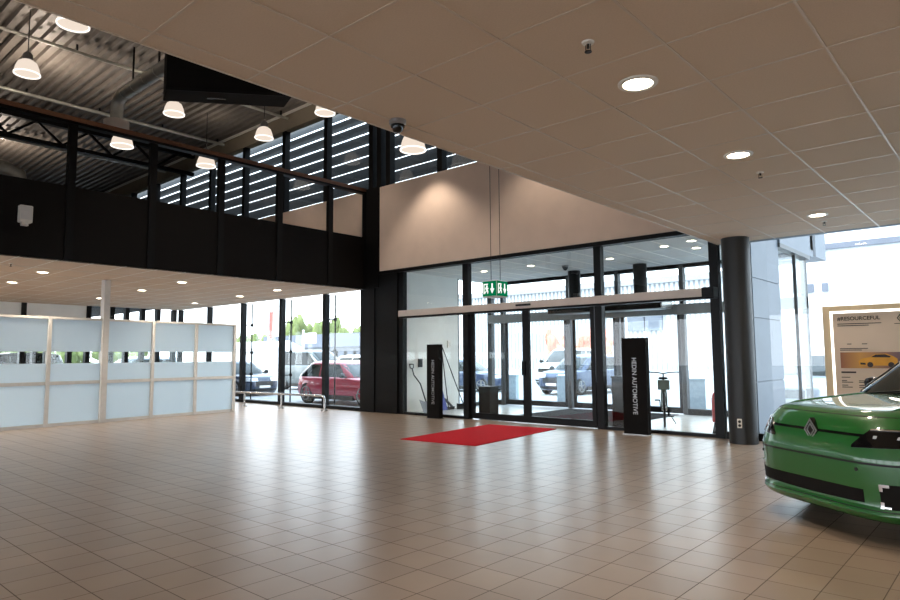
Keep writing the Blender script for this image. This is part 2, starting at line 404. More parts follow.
# upper louvred windows
w = thing('window_3', 'high dark framed windows with louvres above the beige wall', 'window', kind='structure')
for x in (-10.33, -12.15, -12.5, -12.82, -14.78, -16.87, -19.17, -21.4, -23.6, -25.8, -28, -30.2, -8.2, -6.1):
    obj('mullion', MB().box(x-.08, D-.1, 5.85, x+.08, D+.08, 8.42), 'black', w)
obj('pane', MB().box(XU, D+.0, 5.85, XE, D+.01, 8.42), 'glass', w)
lv = MB()
for k in range(9):
    z = 5.75+.33*k
    lv.add([(XU, D+.45, z), (XE, D+.45, z), (XE, D+.62, z+.368), (XU, D+.62, z+.368), (XU, D+.45, z+.02), (XE, D+.45, z+.02), (XE, D+.62, z+.388), (XU, D+.62, z+.388)],
           [(0,1,2,3),(7,6,5,4),(0,4,5,1),(1,5,6,2),(2,6,7,3),(3,7,4,0)])
tag(obj('louver_screen', lv, 'louver'), 'horizontal dark metal sun louvres outside the high windows', 'louvers', kind='structure')

# ------------------------------------------------------------------ entrance glazing
w = thing('window_4', 'tall fixed entrance glazing left and right of the sliding doors', 'window', kind='structure')
for x, z1, ww in ((-11.7, 3.55, .16), (-9.58, 3.55, .16), (-6.2, 3.55, .15), (-3.97, 3.55, .15)):
    obj('mullion', MB().box(x-ww/2, D-.07, 0, x+ww/2, D+.07, z1), 'frame', w)
for a, b in ((-11.62, -9.66), (-6.12, -4.05)):
    obj('sill', MB().box(a, D-.05, 0, b, D+.05, .06), 'frame', w)
    obj('pane', MB().box(a, D-.008, .06, b, D, 2.5), 'glass', w)
for a, b in ((-11.62, -9.68), (-9.48, -6.33), (-6.13, -4.05)):
    obj('pane', MB().box(a, D-.008, 2.5, b, D, 3.54), 'glass', w)
w = thing('door_1', 'inner pair of black framed glass sliding doors behind the red mat', 'door', kind='structure')
for a, b in ((-9.48, -7.96), (-7.96, -6.33)):
    leaf = obj('leaf_frame', MB().box(a, D+.0, .02, a+.09, D+.05, 2.45).box(b-.09, D, .02, b, D+.05, 2.45).box(a+.09, D, .02, b-.09, D+.05, .15).box(a+.09, D, 2.37, b-.09, D+.05, 2.45), 'frame', w)
    obj('pane', MB().box(a+.09, D+.02, .15, b-.09, D+.028, 2.37), 'glass_door', leaf)
    obj('handle', MB().box((b-.1 if a < -9 else a+.02), D-.03, 1.0, (b-.02 if a < -9 else a+.1), D, 1.3), 'frame', leaf)
hd = obj('header', MB().box(-11.56, D-.3, 2.395, -4.1, D-.1, 2.545), 'header', w, bevel=.01)
obj('end_cap', MB().box(-4.1, D-.31, 2.385, -3.9, D-.09, 2.555), 'frame', hd)
obj('sensor', MB().box(-7.98, D-.33, 2.45, -7.62, D-.3, 2.49), 'black', hd)
obj('soffit', MB().box(-11.56, D-.3, 2.36, -3.9, D-.1, 2.395), 'black', hd)
# right hand showroom window
w = thing('window_5', 'wide bright showroom window right of the round column', 'window', kind='structure')
for x in (-1.2, 1.6, 4.4, 7.2):
    obj('mullion', MB().box(x-.06, D-.1, 0, x+.06, D+.1, HC), 'frame', w)
obj('sill', MB().box(-3.87, D-.06, 0, XR, D+.06, .12), 'frame', w)
obj('pane', MB().box(-3.87, D-.008, .12, XR, D, HC), 'glass', w)
# column
cl = MB().lathe([(.215, 0), (.215, HC)], 40, (-3.47, 10.95, 0))
struct('column', cl, 'column', 'dark grey round column right of the entrance', 'column', smooth=40)
so = thing('wall_socket', 'small white socket box low on the round column', 'socket', (-3.455, 10.728, .33))
so.rotation_euler = (0, 0, R(18))
obj('plate', MB().box(-.035, -.035, -.07, .035, .012, .07), 'white_plastic', so, bevel=.008)
obj('outlet', MB().lathe([(.022, 0), (.022, .006)], 16, (0, -.041, .03), 'y').lathe([(.022, 0), (.022, .006)], 16, (0, -.041, -.03), 'y'), 'plastic', so)

# ------------------------------------------------------------------ vestibule
struct('wall_vestibule', MB().box(-12.1, D+.1, 0, -11.9, 13.75, HV), 'offwhite', 'white plaster wall at the left side of the lobby', 'wall')
w = thing('window_6', 'glass side of the lobby beyond the white wall', 'window', kind='structure')
obj('mullion', MB().box(-12.08, 13.75, 0, -11.92, 13.82, HV).box(-12.08, D2-.1, 0, -11.92, D2, HV), 'outerframe', w)
obj('pane', MB().box(-12.0, 13.82, .1, -11.99, D2-.1, HV), 'glass', w)
obj('sill', MB().box(-12.06, 13.82, 0, -11.94, D2-.1, .1), 'outerframe', w)
w = thing('window_7', 'outer lobby glazing with grey frames', 'window', kind='structure')
XM = [-12.0, -11.55, -9.3, -7.85, -6.15, -3.5]
for x in XM:
    obj('mullion', MB().box(x-.05, D2-.08, 0, x+.05, D2+.08, HV-.02), 'outerframe', w)
obj('head', MB().box(-12.0, D2-.07, HV-.09, -3.45, D2+.07, HV+.5), 'frame', w)
obj('pane', MB().box(-12.0, D2, 2.63, -3.45, D2+.008, HV-.09).box(-12, D2, .12, -11.55, D2+.008, 2.38).box(-6.15, D2, .12, -3.45, D2+.008, 2.38), 'glass', w)
obj('sill', MB().box(-12, D2-.06, 0, -11.55, D2+.06, .14).box(-6.15, D2-.06, 0, -3.45, D2+.06, .14), 'frame', w)
w = thing('door_2', 'outer pair of grey framed glass sliding doors facing the car park', 'door', kind='structure')
for a, b in ((-11.47, -9.4), (-9.2, -7.93), (-7.77, -6.23)):
    leaf = obj('leaf_frame', MB().box(a, D2-.03, .02, a+.07, D2+.03, 2.38).box(b-.07, D2-.03, .02, b, D2+.03, 2.38).box(a+.07, D2-.03, .02, b-.07, D2+.03, .16), 'frame', w)
    obj('pane', MB().box(a+.07, D2, .16, b-.07, D2+.008, 2.38), 'glass_door', leaf)
obj('header', MB().box(-12.0, D2-.16, 2.38, -3.45, D2+.1, 2.63), 'greyframe', w, bevel=.01)
struct('wall_facade_panel', MB().box(-3.5, D+.12, -.2, -3.4, 13.15, .94).box(-3.5, D+.12, .955, -3.4, 13.15, 2.02).box(-3.5, D+.12, 2.035, -3.4, 13.15, 2.7).box(-3.5, D+.12, 2.715, -3.4, 13.15, 4.4).box(-3.5, D+.13, -.2, -3.42, 13.14, 4.4),
       'panel', 'grey metal cladding panels seen through the right window', 'wall')
struct('wall_facade_cap', MB().box(-3.52, 13.15, 3.5, -3.36, D2+.3, 4.4).box(-12.2, D2+.08, HV+.05, -3.36, D2+.3, 4.4).box(-12.3, D+.1, HV+.1, -12.1, D2+.3, 4.4), 'panel', 'cladding band on top of the lobby', 'wall')
struct('roof_lobby', MB().box(-12.2, D+.12, HV+.12, -3.45, D2+.2, HV+.3), 'bldg_grey', 'flat roof of the lobby', 'roof')
w = thing('window_8', 'glass right side of the lobby beside the cladding panels', 'window', kind='structure')
obj('pane', MB().box(-3.46, 13.15, 0, -3.45, D2, 3.5), 'glass', w)
obj('mullion', MB().box(-3.48, 14.44, 0, -3.42, 14.48, 3.5).box(-3.52, 13.15, 3.42, -3.36, D2, 3.5).box(-3.5, 13.15, -.1, -3.4, D2, .08), 'outerframe', w)

# lobby floor items
def info_pillar(label, x, y, wdt, h, side):
    t = thing('info_pillar', label, 'sign pillar', (x, y, 0), 0, 'black lettered pillars by the entrance')
    obj('body', MB().box(-wdt/2, -.07, .015, wdt/2, .07, h), 'blackmatt', t, bevel=.006)
    obj('base', MB().box(-wdt/2-.01, -.085, 0, wdt/2+.01, .085, .015), 'steel', t)
    mb = text_mb('HEDIN AUTOMOTIVE', width=1.0, height=.085, depth=.006, bold=.004)
    # reading downwards: local x -> -z, local y -> +x, on the face looking towards -y
    mb.v = [(v[1]-.035, -.073+v[2]*.5, h-.36-v[0]) for v in mb.v]
    obj('lettering', mb, 'letter', t, recalc=True)
    return t
info_pillar('tall black pillar lettered in silver, in front of the white lobby wall', -10.22, 10.98, .37, 1.69, 0)
info_pillar('tall black pillar lettered in silver, in front of the bicycle', -5.29, 10.98, .46, 1.72, 0)
def litter_bin(label, x, y, wdt, h):
    t = thing('litter_bin', label, 'bin', (x, y, 0), 0, 'dark square bins in the lobby')
    obj('body', MB().box(-wdt/2, -wdt/2, .02, wdt/2, wdt/2, h-.03), 'blackmatt', t, bevel=.012)
    obj('lid', MB().box(-wdt/2-.012, -wdt/2-.012, h-.03, wdt/2+.012, wdt/2+.012, h), 'frame', t, bevel=.006)
    obj('foot', MB().box(-wdt/2+.03, -wdt/2+.03, 0, wdt/2-.03, wdt/2-.03, .02), 'black', t)
litter_bin('dark square bin behind the left sliding door', -9.42, 11.95, .33, .72)
litter_bin('dark square bin behind the right black pillar, beside the sliding door', -5.98, 11.95, .40, 1.0)
# carpet
cp = [(-8.05, 7.95), (-6.6, 7.88), (-6.75, 10.75), (-8.5, 10.85)]
rmat = obj('red_mat', MB().box(-.77, -1.42, 0, .77, 1.42, .012), 'red_mat', bevel=.004); rmat.location = (-7.5, 9.34, 0); rmat.rotation_euler = (0, 0, R(6))
tag(rmat, 'bright red rectangular entrance mat on the tiled floor', 'mat')

# lobby wall tools (lean on the white wall at X = -11.9)
t = thing('snow_shovel', 'snow shovel with a bent handle leaning on the white wall', 'shovel', (-11.45, 12.0, 0))
obj('shaft', MB().tube([(-.38, -.14, 1.12), (-.36, -.1, .95), (-.28, .06, .72), (-.18, .1, .4), (-.06, .06, .22)], .016, 10), 'black', t, smooth=50)
obj('grip', MB().tube([(-.4, -.21, 1.22), (-.39, -.2, 1.13), (-.38, -.14, 1.11), (-.39, -.08, 1.13), (-.4, -.07, 1.22), (-.4, -.21, 1.22)], .014, 8), 'black', t)
sc = MB()
sc.shell(lambda u, v: (-.06+.16*v, -.2+.46*u, .28-.27*v+.05*(2*u-1)**2*(1-v)), 10, 8, .006, .006)
obj('blade', sc, 'grey_plastic', t)
t = thing('broom', 'long handled broom leaning in the lobby corner', 'broom', (-11.6, 13.1, 0), 0, 'brooms leaning on the white wall')
obj('handle', MB().cyl((-.26, -.05, 1.66), (.1, .38, .14), .013, n=10), 'frame', t)
obj('head', MB().bar((.02, .22, .12), (.18, .54, .12), .07, .06), 'frame', t)
obj('bristles', MB().bar((.02, .22, .05), (.18, .54, .05), .06, .1), 'plastic', t)
t = thing('floor_squeegee', 'squeegee with a thin upright handle beside the blue board', 'squeegee', (-11.65, 13.05, 0), 0, 'brooms leaning on the white wall')
obj('handle', MB().cyl((-.22, -.02, 1.62), (.0, .0, .05), .013, n=10), 'frame', t)
obj('head', MB().bar((-.03, -.2, .05), (.03, .2, .05), .04, .06), 'plastic', t)
obj('rubber', MB().bar((-.03, -.2, .015), (.03, .2, .015), .012, .03), 'black', t)
t = thing('dustpan', 'blue upright dustpan standing against the white wall', 'dustpan', (-11.7, 12.75, 0))
obj('tray', MB().prism([(-.12, 0), (.24, 0), (.22, .08), (.02, .6), (-.14, .62)], 'yz', -.08, .08), 'blue_plastic', t, bevel=.01)
obj('scraper', MB().bar((.03, .16, .3), (.03, .48, .06), .1, .02), 'grey_plastic', t)
t = thing('wall_switch', 'small white switch box on the lobby wall above the brooms', 'switch', (-11.9, 13.35, 1.75))
obj('plate', MB().box(0, -.06, -.1, .03, .06, .1), 'white_plastic', t, bevel=.006)
obj('rocker', MB().box(.03, -.035, -.05, .038, .035, .05), 'partframe', t)
t = thing('key_box', 'small black box on the white lobby wall behind the left pillar', 'box', (-11.9, 12.2, 1.25))
obj('case', MB().box(0, -.06, -.11, .06, .06, .11), 'plastic', t, bevel=.006); obj('lid', MB().box(.06, -.05, -.1, .068, .05, .1), 'frame', t)
# fire extinguisher
t = thing('fire_extinguisher', 'red fire extinguisher standing beside the right end post of the entrance', 'extinguisher', (-4.15, 11.72, 0.02))
obj('cylinder', MB().lathe([(.03, .2), (.075, .21), (.08, .25), (.08, .62), (.06, .7), (.025, .74), (.02, .77)], 20), 'red_paint', t, smooth=40)
obj('valve', MB().box(-.02, -.02, .76, .02, .02, .82).bar((0, 0, .82), (.09, -.05, .85), .02, .012), 'black', t)
obj('hose', MB().tube([(.02, 0, .79), (.09, .04, .74), (.1, .03, .5), (.085, .02, .4)], .01, 8), 'black', t)
obj('foot_stand', MB().lathe([(.09, -.02), (.09, .0), (.05, .2)], 16), 'black', t)
# bicycle (seen along its length)
t = thing('bicycle', 'grey city bicycle parked in the lobby behind the right black pillar', 'bicycle', (-5.62, 12.9, 0), R(-66))
def wheel_bike(x):
    mb = MB(); n = 36
    pts = [(x+.325*math.cos(2*math.pi*i/n), 0, .34+.325*math.sin(2*math.pi*i/n)) for i in range(n+1)]
    o = obj('wheel', MB().tube(pts, .018, 8), 'tyre', t, smooth=60)
    for i in range(14):
        a = 2*math.pi*i/14; mb.cyl((x, (.02 if i % 2 else -.02), .34), (x+.31*math.cos(a), 0, .34+.31*math.sin(a)), .002, n=4)
    mb.cyl((x, -.05, .34), (x, .05, .34), .022, n=10)
    obj('spokes', mb, 'steel', o)
wheel_bike(.52); wheel_bike(-.52)
obj('frame', MB().tube([(-.15, 0, .62), (.36, 0, .88)], .02).tube([(0, 0, .32), (.38, 0, .8)], .022).tube([(0, 0, .32), (-.2, 0, .86)], .018).tube([(-.52, .05, .34), (-.16, .02, .72)], .011).tube([(-.52, -.05, .34), (-.16, -.02, .72)], .011)
    .tube([(-.52, .05, .34), (0, .03, .32)], .011).tube([(-.52, -.05, .34), (0, -.03, .32)], .011).tube([(.36, 0, .9), (.4, 0, .72)], .024), 'bike', t, smooth=60)
obj('fork', MB().tube([(.4, .04, .72), (.44, .05, .6), (.52, .05, .34)], .012).tube([(.4, -.04, .72), (.44, -.05, .6), (.52, -.05, .34)], .012).tube([(.4, -.04, .72), (.4, .04, .72)], .014), 'bike', t)
obj('handlebar', MB().tube([(.2, .31, 1.04), (.32, .28, 1.07), (.36, .1, 1.06), (.35, 0, 1.04), (.36, -.1, 1.06), (.32, -.28, 1.07), (.2, -.31, 1.04)], .012).tube([(.36, 0, .88), (.35, 0, 1.04)], .014), 'black', t)
obj('saddle', MB().lathe([(.0, 0), (.09, .01), (.1, .035), (.07, .055), (0, .06)], 16, (-.22, 0, .9)).box(-.2, -.03, .905, .02, .03, .945), 'black', t, bevel=.01)
obj('basket', MB().box(.46, -.1, .74, .475, .1, .92).box(.66, -.1, .74, .675, .1, .92).box(.46, -.11, .74, .675, -.095, .92).box(.46, .095, .74, .675, .11, .92).box(.46, -.1, .735, .675, .1, .75), 'bike', t)
obj('mudguard', MB().tube([(-.52+.37*math.cos(R(a)), 0, .34+.37*math.sin(R(a))) for a in range(20, 190, 15)], .028, 8), 'bike', t)
obj('pedal', MB().box(-.05, .08, .16, .05, .18, .185).bar((0, .07, .32), (0, .08, .18), .02, .02), 'black', t)
obj('pedal', MB().box(-.05, -.18, .48, .05, -.08, .505).bar((0, -.07, .32), (0, -.08, .49), .02, .02), 'black', t)
obj('kickstand', MB().cyl((-.1, .04, .32), (-.12, .22, .01), .009, n=8), 'black', t)
# air curtain
t = thing('air_curtain', 'long dark air curtain hung over the sliding doors on two round ducts', 'air curtain', (-7.75, 14.65, 0))
obj('casing', MB().prism([(-.3, 2.5), (.3, 2.5), (.34, 2.62), (.28, 2.78), (-.28, 2.78), (-.34, 2.62)], 'yz', -1.55, 1.5), 'black', t)
obj('end_cap', MB().box(1.5, -.3, 2.5, 1.53, .3, 2.78), 'steel', t)
obj('grille', MB().box(-1.45, -.24, 2.485, 1.4, .24, 2.5), 'greyframe', t)
for x in (-.93, .88):
    obj('duct', MB().cyl((x, 0, 2.78), (x, 0, HV-.006), .16, n=28), 'frame', t, smooth=40)

# ------------------------------------------------------------------ partition
t = thing('glass_partition', 'long frosted glass partition in silver frames on the left', 'partition', (-15.22, 3.0, 0), R(6.0))
PY = [(-2.945+1.145*k) for k in range(9)]
PTOP = 2.31
for k, yy in enumerate(PY):
    big = (k == 5)
    obj('post', MB().box(-.05 if not big else -.08, yy-(.035 if not big else .065), 0, .05 if not big else .08, yy+(.035 if not big else .065), PTOP if not big else HM-.012), 'partframe', t)
    if k < len(PY)-1:
        a, b = yy+.035, PY[k+1]-.035
        obj('rail', MB().box(-.035, a, PTOP-.05, .035, b, PTOP).box(-.035, a, .87, .035, b, .94).box(-.035, a, 0, .035, b, .07), 'partframe', t)
        for z0, z1, mt in ((.07, .87, 'frost'), (.94, 1.32, 'frost'), (1.32, 1.57, 'glass'), (1.57, PTOP-.05, 'frost')):
            o_ = obj('pane', MB().box(-.004, a, z0, .004, b, z1), mt, t)
            if mt == 'glass': o_['label'] = 'clear strip of glass'

# guard rail in front of the windows
t = thing('guard_rail', 'low stainless steel guard rail in front of the left windows', 'guard rail', (0, 0, 0))
gx0, gx1, gy0, gy1 = -18.0, -13.95, 10.3, 10.72
pts = [(gx0+(gx1-gx0)*i/6, gy0+(gy1-gy0)*i/6, .40) for i in range(6)]+[(gx1-.12, gy1-.012, .40), (gx1-.03, gy1-.003, .37), (gx1, gy1, .3), (gx1, gy1, .02)]
obj('top_rail', MB().tube(pts, .03, 12), 'steel', t, smooth=50)
obj('foot', MB().cyl((gx1, gy1, 0), (gx1, gy1, .03), .09, n=20), 'steel', t)
for i in (1, 3.4):
    x, yy = gx0+(gx1-gx0)*i/6+.05, gy0+(gy1-gy0)*i/6
    l = obj('leg', MB().cyl((x, yy, .02), (x, yy, .38), .025, n=12), 'steel', t)
    obj('foot', MB().cyl((x, yy, 0), (x, yy, .03), .08, n=20), 'steel', l)

# ------------------------------------------------------------------ ceiling fittings
def downlight(label, x, y, z, r, group, power, mat='lamp', spot=True):
    t = thing('downlight', label, 'ceiling light', (x, y, z), 0, group)
    obj('trim_ring', MB().lathe([(r*.86, -.002), (r*1.2, -.002), (r*1.18, -.012), (r*.9, -.014), (r*.86, -.002)], 32), 'white_plastic', t, smooth=50)
    obj('diffuser', MB().lathe([(0, -.009), (r*.88, -.008), (r*.88, -.001), (0, -.001)], 32), mat, t)
    if power:
        l = light('downlight_lamp', 'SPOT', (0, 0, -.03), power, parent=t, spot_size=R(140), spot_blend=.8, shadow_soft_size=r)
    return t
g1 = 'round downlights in the showroom ceiling'
PD = 85
downlight('largest lit round downlight, nearest in the suspended ceiling', -1.92, 4.16, HC, .115, g1, PD)
downlight('middle lit round downlight in the suspended ceiling', -1.94, 6.33, HC, .11, g1, PD)
downlight('farthest lit round downlight in the suspended ceiling, nearest the right window', -2.03, 9.85, HC, .11, g1, PD)
for (x, y) in ((2.0, 2.0), (2.0, 6.3), (-1.92, -.2), (-1.92, -4.5), (2, -2.3), (5.5, 4.5), (5.5, -1)):   # out of frame lamps of the same row
    l = light('showroom_lamp', 'SPOT', (x, y, HC-.03), PD, spot_size=R(140), spot_blend=.8, shadow_soft_size=.11)
g2 = 'round downlights under the mezzanine'
ml = [(-15.06, 4.36, 'under the mezzanine edge, nearer of the two farthest left'), (-17.5, 4.45, 'under the mezzanine, smaller one at the far left edge of the view'),
      (-14.78, 7.17, 'under the mezzanine edge, right of the tall partition post'), (-17.23, 7.29, 'under the mezzanine, close right of the tall partition post'),
      (-20.33, 7.4, 'deep under the mezzanine, seen behind the tall partition post'), (-14.75, 9.75, 'under the mezzanine edge over the window, nearest the corner post'),
      (-16.96, 9.96, 'under the mezzanine above the end of the frosted partition'), (-20.1, 10.2, 'deep under the mezzanine near the window line')]
for x, y, d in ml: downlight('round lit downlight '+d, x, y, HM, .11, g2, 130 if x > -15.5 else 70)
for (x, y) in ((-15, 1.6), (-17.4, 1.6), (-15, -2), (-20, 3.5), (-15, -.2), (-17.4, -.2)):
    light('mezzanine_lamp', 'SPOT', (x, y, HM-.03), 150, spot_size=R(140), spot_blend=.8, shadow_soft_size=.11)
g3 = 'round downlights in the lobby ceiling'
for x, y, d in ((-10.35, 13.0, 'leftmost, above the left sliding door'), (-8.9, 13.0, 'second, right of the exit sign'), (-6.95, 13.3, 'third, left of the right duct'), (-5.35, 12.55, 'fourth, over the right duct'), (-4.7, 12.3, 'fifth, beside the ceiling corner'), (-4.95, 13.2, 'sixth, nearest the right end post')):
    downlight('small lit downlight in the lobby ceiling, '+d, x, y, HV, .09, g3, 55, 'lamp')

def sprinkler(label, x, y, z):
    t = thing('ceiling_sprinkler', label, 'sprinkler', (x, y, z), 0, 'sprinkler heads in the ceilings')
    obj('escutcheon', MB().lathe([(0, .004), (.04, .004), (.036, -.01), (.012, -.014), (0, -.014)], 20), 'white_plastic', t)
    obj('body', MB().cyl((0, 0, -.014), (0, 0, -.04), .009, n=10).bar((-.016, 0, -.016), (-.016, 0, -.06), .004, .004).bar((.016, 0, -.016), (.016, 0, -.06), .004, .004).bar((-.018, 0, -.06), (.018, 0, -.06), .005, .004), 'frame', t)
    obj('deflector', MB().lathe([(0, -.06), (.022, -.06), (.022, -.064), (0, -.064)], 16), 'frame', t)
sprinkler('sprinkler head left of the largest downlight', -1.88, 3.40, HC)
sprinkler('sprinkler head just beyond the middle downlight', -1.97, 7.11, HC)
sprinkler('twin sprinkler head near the window, beyond the farthest downlight', -2.06, 10.4, HC)
sprinkler('small sprinkler head under the mezzanine at the far left', -14.1, 3.55, HM)

def dome_camera(name, label, x, y, z, s=1.0):
    t = thing(name, label, 'camera', (x, y, z), 0, 'dome security cameras')
    obj('mount', MB().lathe([(0, 0), (.07*s, 0), (.068*s, -.03*s), (.058*s, -.04*s), (0, -.04*s)], 28), 'greyframe', t, smooth=40)
    obj('dome', MB().lathe([(.05*s, -.04*s), (.048*s, -.065*s), (.036*s, -.088*s), (.018*s, -.1*s), (0, -.102*s)], 24), 'glossblack', t, smooth=60)
    obj('lens_ring', MB().lathe([(.052*s, -.038*s), (.058*s, -.038*s), (.056*s, -.055*s), (.051*s, -.055*s)], 24), 'frame', t)
dome_camera('security_camera', 'dome security camera at the edge of the suspended ceiling', -3.68, 3.53, HC, 1.0)
dome_camera('security_camera', 'dome security camera on the lobby ceiling', -8.3, 13.6, HV, 1.2)

# exit sign
t = thing('exit_sign', 'green lit exit sign box hanging on two cables before the entrance', 'exit sign', (-7.50, 9.75, 2.52))
obj('box', MB().box(-.17, -.17, 0, .17, .17, .31), 'white_plastic', t, bevel=.008)
obj('green_panel', MB().box(-.16, -.176, .015, .16, -.17, .295).box(.17, -.16, .015, .176, .16, .295), 'exit_green', t)
def pictogram(tr):
    m = MB()
    def q(poly): m.prism([p for p in poly], 'xz', -.179, -.1755)
    q([(-.135, .06), (-.115, .06), (-.115, .25), (-.135, .25)]); q([(-.135, .23), (-.03, .23), (-.03, .25), (-.135, .25)])     # door frame
    m.cyl((-.055, -.1755, .205), (-.055, -.179, .205), .018, n=14)                                                          # running figure
    q([(-.085, .185), (-.05, .19), (-.035, .13), (-.065, .12)]); q([(-.1, .15), (-.085, .185), (-.072, .18), (-.088, .14)])
    q([(-.05, .185), (-.015, .16), (-.022, .148), (-.05, .165)]); q([(-.062, .125), (-.1, .1), (-.115, .065), (-.1, .065), (-.085, .09), (-.05, .112)]); q([(-.055, .125), (-.035, .128), (-.02, .1), (-.035, .06), (-.05, .06), (-.04, .098)])
    q([(.055, .25), (.085, .25), (.085, .15), (.055, .15)]); q([(.02, .155), (.12, .155), (.07, .06)]) # arrow
    if tr: m.v = [(-v[1], v[0], v[2]) for v in m.v]
    return m
obj('pictogram', pictogram(False), 'exit_white', t); obj('pictogram', pictogram(True), 'exit_white', t)
for s_ in ((-.09, .0), (.09, .05)):
    obj('cable', MB().cyl((s_[0], s_[1], .31), (s_[0], s_[1], 9.02-2.52), .006, n=6), 'frame', t)

# ------------------------------------------------------------------ hall roof fittings
HB = 7.55
def high_bay(label, x, y, z, r=.25, power=75):
    t = thing('pendant_lamp', label, 'pendant lamp', (x, y, z), 0, 'dome high bay lamps under the hall roof')
    pr_ = [(0, r*1.25), (r*.45, r*1.2), (r*.72, r*1.0), (r*.88, r*.6), (r*.97, r*.2), (r, 0), (r*.95, 0), (r*.92, r*.2), (r*.83, r*.58), (r*.68, r*.95), (r*.42, r*1.14), (0, r*1.19)]
    obj('shade', MB().lathe(pr_, 32), 'highbay', t, smooth=60)
    obj('rim', MB().lathe([(r*.94, -.012), (r*1.03, -.012), (r*1.03, .012), (r*.94, .012), (r*.94, -.012)], 32), 'lamp_cool', t, smooth=40)
    obj('housing', MB().lathe([(0, r*1.18), (r*.42, r*1.18), (r*.4, r*1.7), (r*.25, r*1.9), (0, r*1.9)], 20), 'greyframe', t, smooth=40)
    obj('cable', MB().cyl((0, 0, r*1.9), (0, 0, 9.02-z), .01, n=6), 'frame', t)
    light('high_bay_bulb', 'SPOT', (0, 0, r*.2), power, (1, .86, .73), t, spot_size=R(104), spot_blend=.6, shadow_soft_size=.08)
    u = light('roof_uplight', 'SPOT', (0, 0, r*1.95), 16, (1, .86, .73), t, spot_size=R(170), spot_blend=.3, shadow_soft_size=.12)
    u.rotation_euler = (math.pi, 0, 0)
    return t
for px, py, z, r_, d in ((27, 74, HB, .25, 'low at the far left over the mezzanine rail'), (174, 114, HB, .25, 'just below the hanging black box'),
                     (264, 138, HB, .25, 'right of the hanging black box, before the beige roof band'), (73, 25, HB, .27, 'topmost left, half hidden by the ceiling edge'),
                     (413, 150, 6.22, .30, 'half hidden by the ceiling edge, close beside the security camera'), (325, 113, HB, .25, 'mostly hidden by the ceiling edge, left of the security camera'),
                     (122, 146, 7.35, .29, 'seen just below the brown handrail, by the air diffuser'), (206, 166, 7.3, .28, 'flat and partly hidden by the handrail in front of the louvres')):
    x, y, _ = onz(px, py, z); y = min(y, D-.55)
    high_bay('lit dome pendant lamp '+d, x, y, z, r_, 92 if z < 7 else 65)
for x, y in ((-18, 5), (-22, 2), (-26, 6), (-30, 2), (-20, -2)):  # added uplights without lamp bodies, brightening the roof over the mezzanine
    u = light('roof_uplight', 'SPOT', (x, y, HB+.4), 75, (1, .86, .73), spot_size=R(170), spot_blend=.3, shadow_soft_size=.12); u.rotation_euler = (math.pi, 0, 0)
for x, y in ((-7.2, 10.2), (-7.5, 6.5), (-10.5, 6.5), (-7.5, 2.5), (-12.3, -1)):
    light('high_bay_bulb', 'SPOT', (x, y, 6.6 if y > 9 else HB), 80 if y > 9 else 120, (1, .86, .73), spot_size=R(104), spot_blend=.6, shadow_soft_size=.12)
# conduits along Y
def conduit(label, x, z, r_, y0=YR, y1=D-.15):
    t = thing('conduit', label, 'conduit', (x, 0, z), 0, 'light metal conduits under the roof')
    obj('pipe', MB().cyl((0, y0, 0), (0, y1, 0), r_, n=10), 'galv', t, smooth=50)
    yy = y0+1
    while yy < y1:
        obj('hanger', MB().box(-.02, yy-.02, 0, .02, yy+.02, 8.93-z), 'frame', t); yy += 1.9
conduit('thin metal conduit crossing the roof, nearest the ceiling edge', -16.6, 8.75, .04)
conduit('thin metal conduit along the roof, left of the silver air duct', -20.4, 8.78, .05)
conduit('thin metal conduit along the roof above the far mezzanine', -24.8, 8.7, .05)
tag(obj('strip_pipe', MB().cyl((XU, D-.22, 8.88), (XE, D-.22, 8.88), .045, n=10), 'white_plastic', smooth=50), 'white pipe along the beige band at the roof edge', 'pipe')
# truss
t = thing('roof_truss', 'black steel roof truss with diagonal bars behind the handrail', 'truss', (-22.6, 0, 0))
obj('top_chord', MB().box(-.09, YR, 8.76, .09, D-.13, 8.92), 'black', t)
obj('bottom_chord', MB().box(-.07, YR, 8.1, .07, D-.13, 8.22), 'black', t)
yy = YR+.2
while yy < D-1.6:
    obj('diagonal', MB().bar((0, yy, 8.78), (0, yy+.72, 8.2), .07, .07).bar((0, yy+.72, 8.2), (0, yy+1.44, 8.78), .07, .07), 'black', t); yy += 1.5
# hanging black box
def at(px, py, depth):
    d = W @ np.array([px-450, py-300, F]); p = np.array([0, 0, 1.4])+d*depth/F; return p
A_ = at(166, 90, 11.0); bz = A_[2]
B_ = onz(163, 101, bz); C_ = onz(292, 97, bz)
ang = math.atan2(C_[1]-A_[1], C_[0]-A_[0]); ln = math.hypot(C_[1]-A_[1], C_[0]-A_[0]); dv_ = B_-A_
sk = dv_[0]*math.cos(ang)+dv_[1]*math.sin(ang); dp = -dv_[0]*math.sin(ang)+dv_[1]*math.cos(ang)
t = thing('hanging_box', 'big black box hanging under the roof at the ceiling edge', 'hanging box', (A_[0], A_[1], bz), ang)
obj('casing', MB().prism([(0, 0), (ln, 0), (ln+sk, dp), (sk, dp)], 'xy', 0, 1.3), 'blackmatt', t, bevel=.01)
obj('rim', MB().box(0, -.02, 0, ln, 0, .05), 'black', t)
obj('bracket', MB().bar((ln*.3, dp*.4, -.02), (ln*.45, dp*.4, -.02), .04, .03), 'steel', t)
for x in (.15, ln-.3): obj('rod', MB().cyl((x, dp/2, 1.3), (x, dp/2, 9.02-bz), .02, n=8), 'black', t)
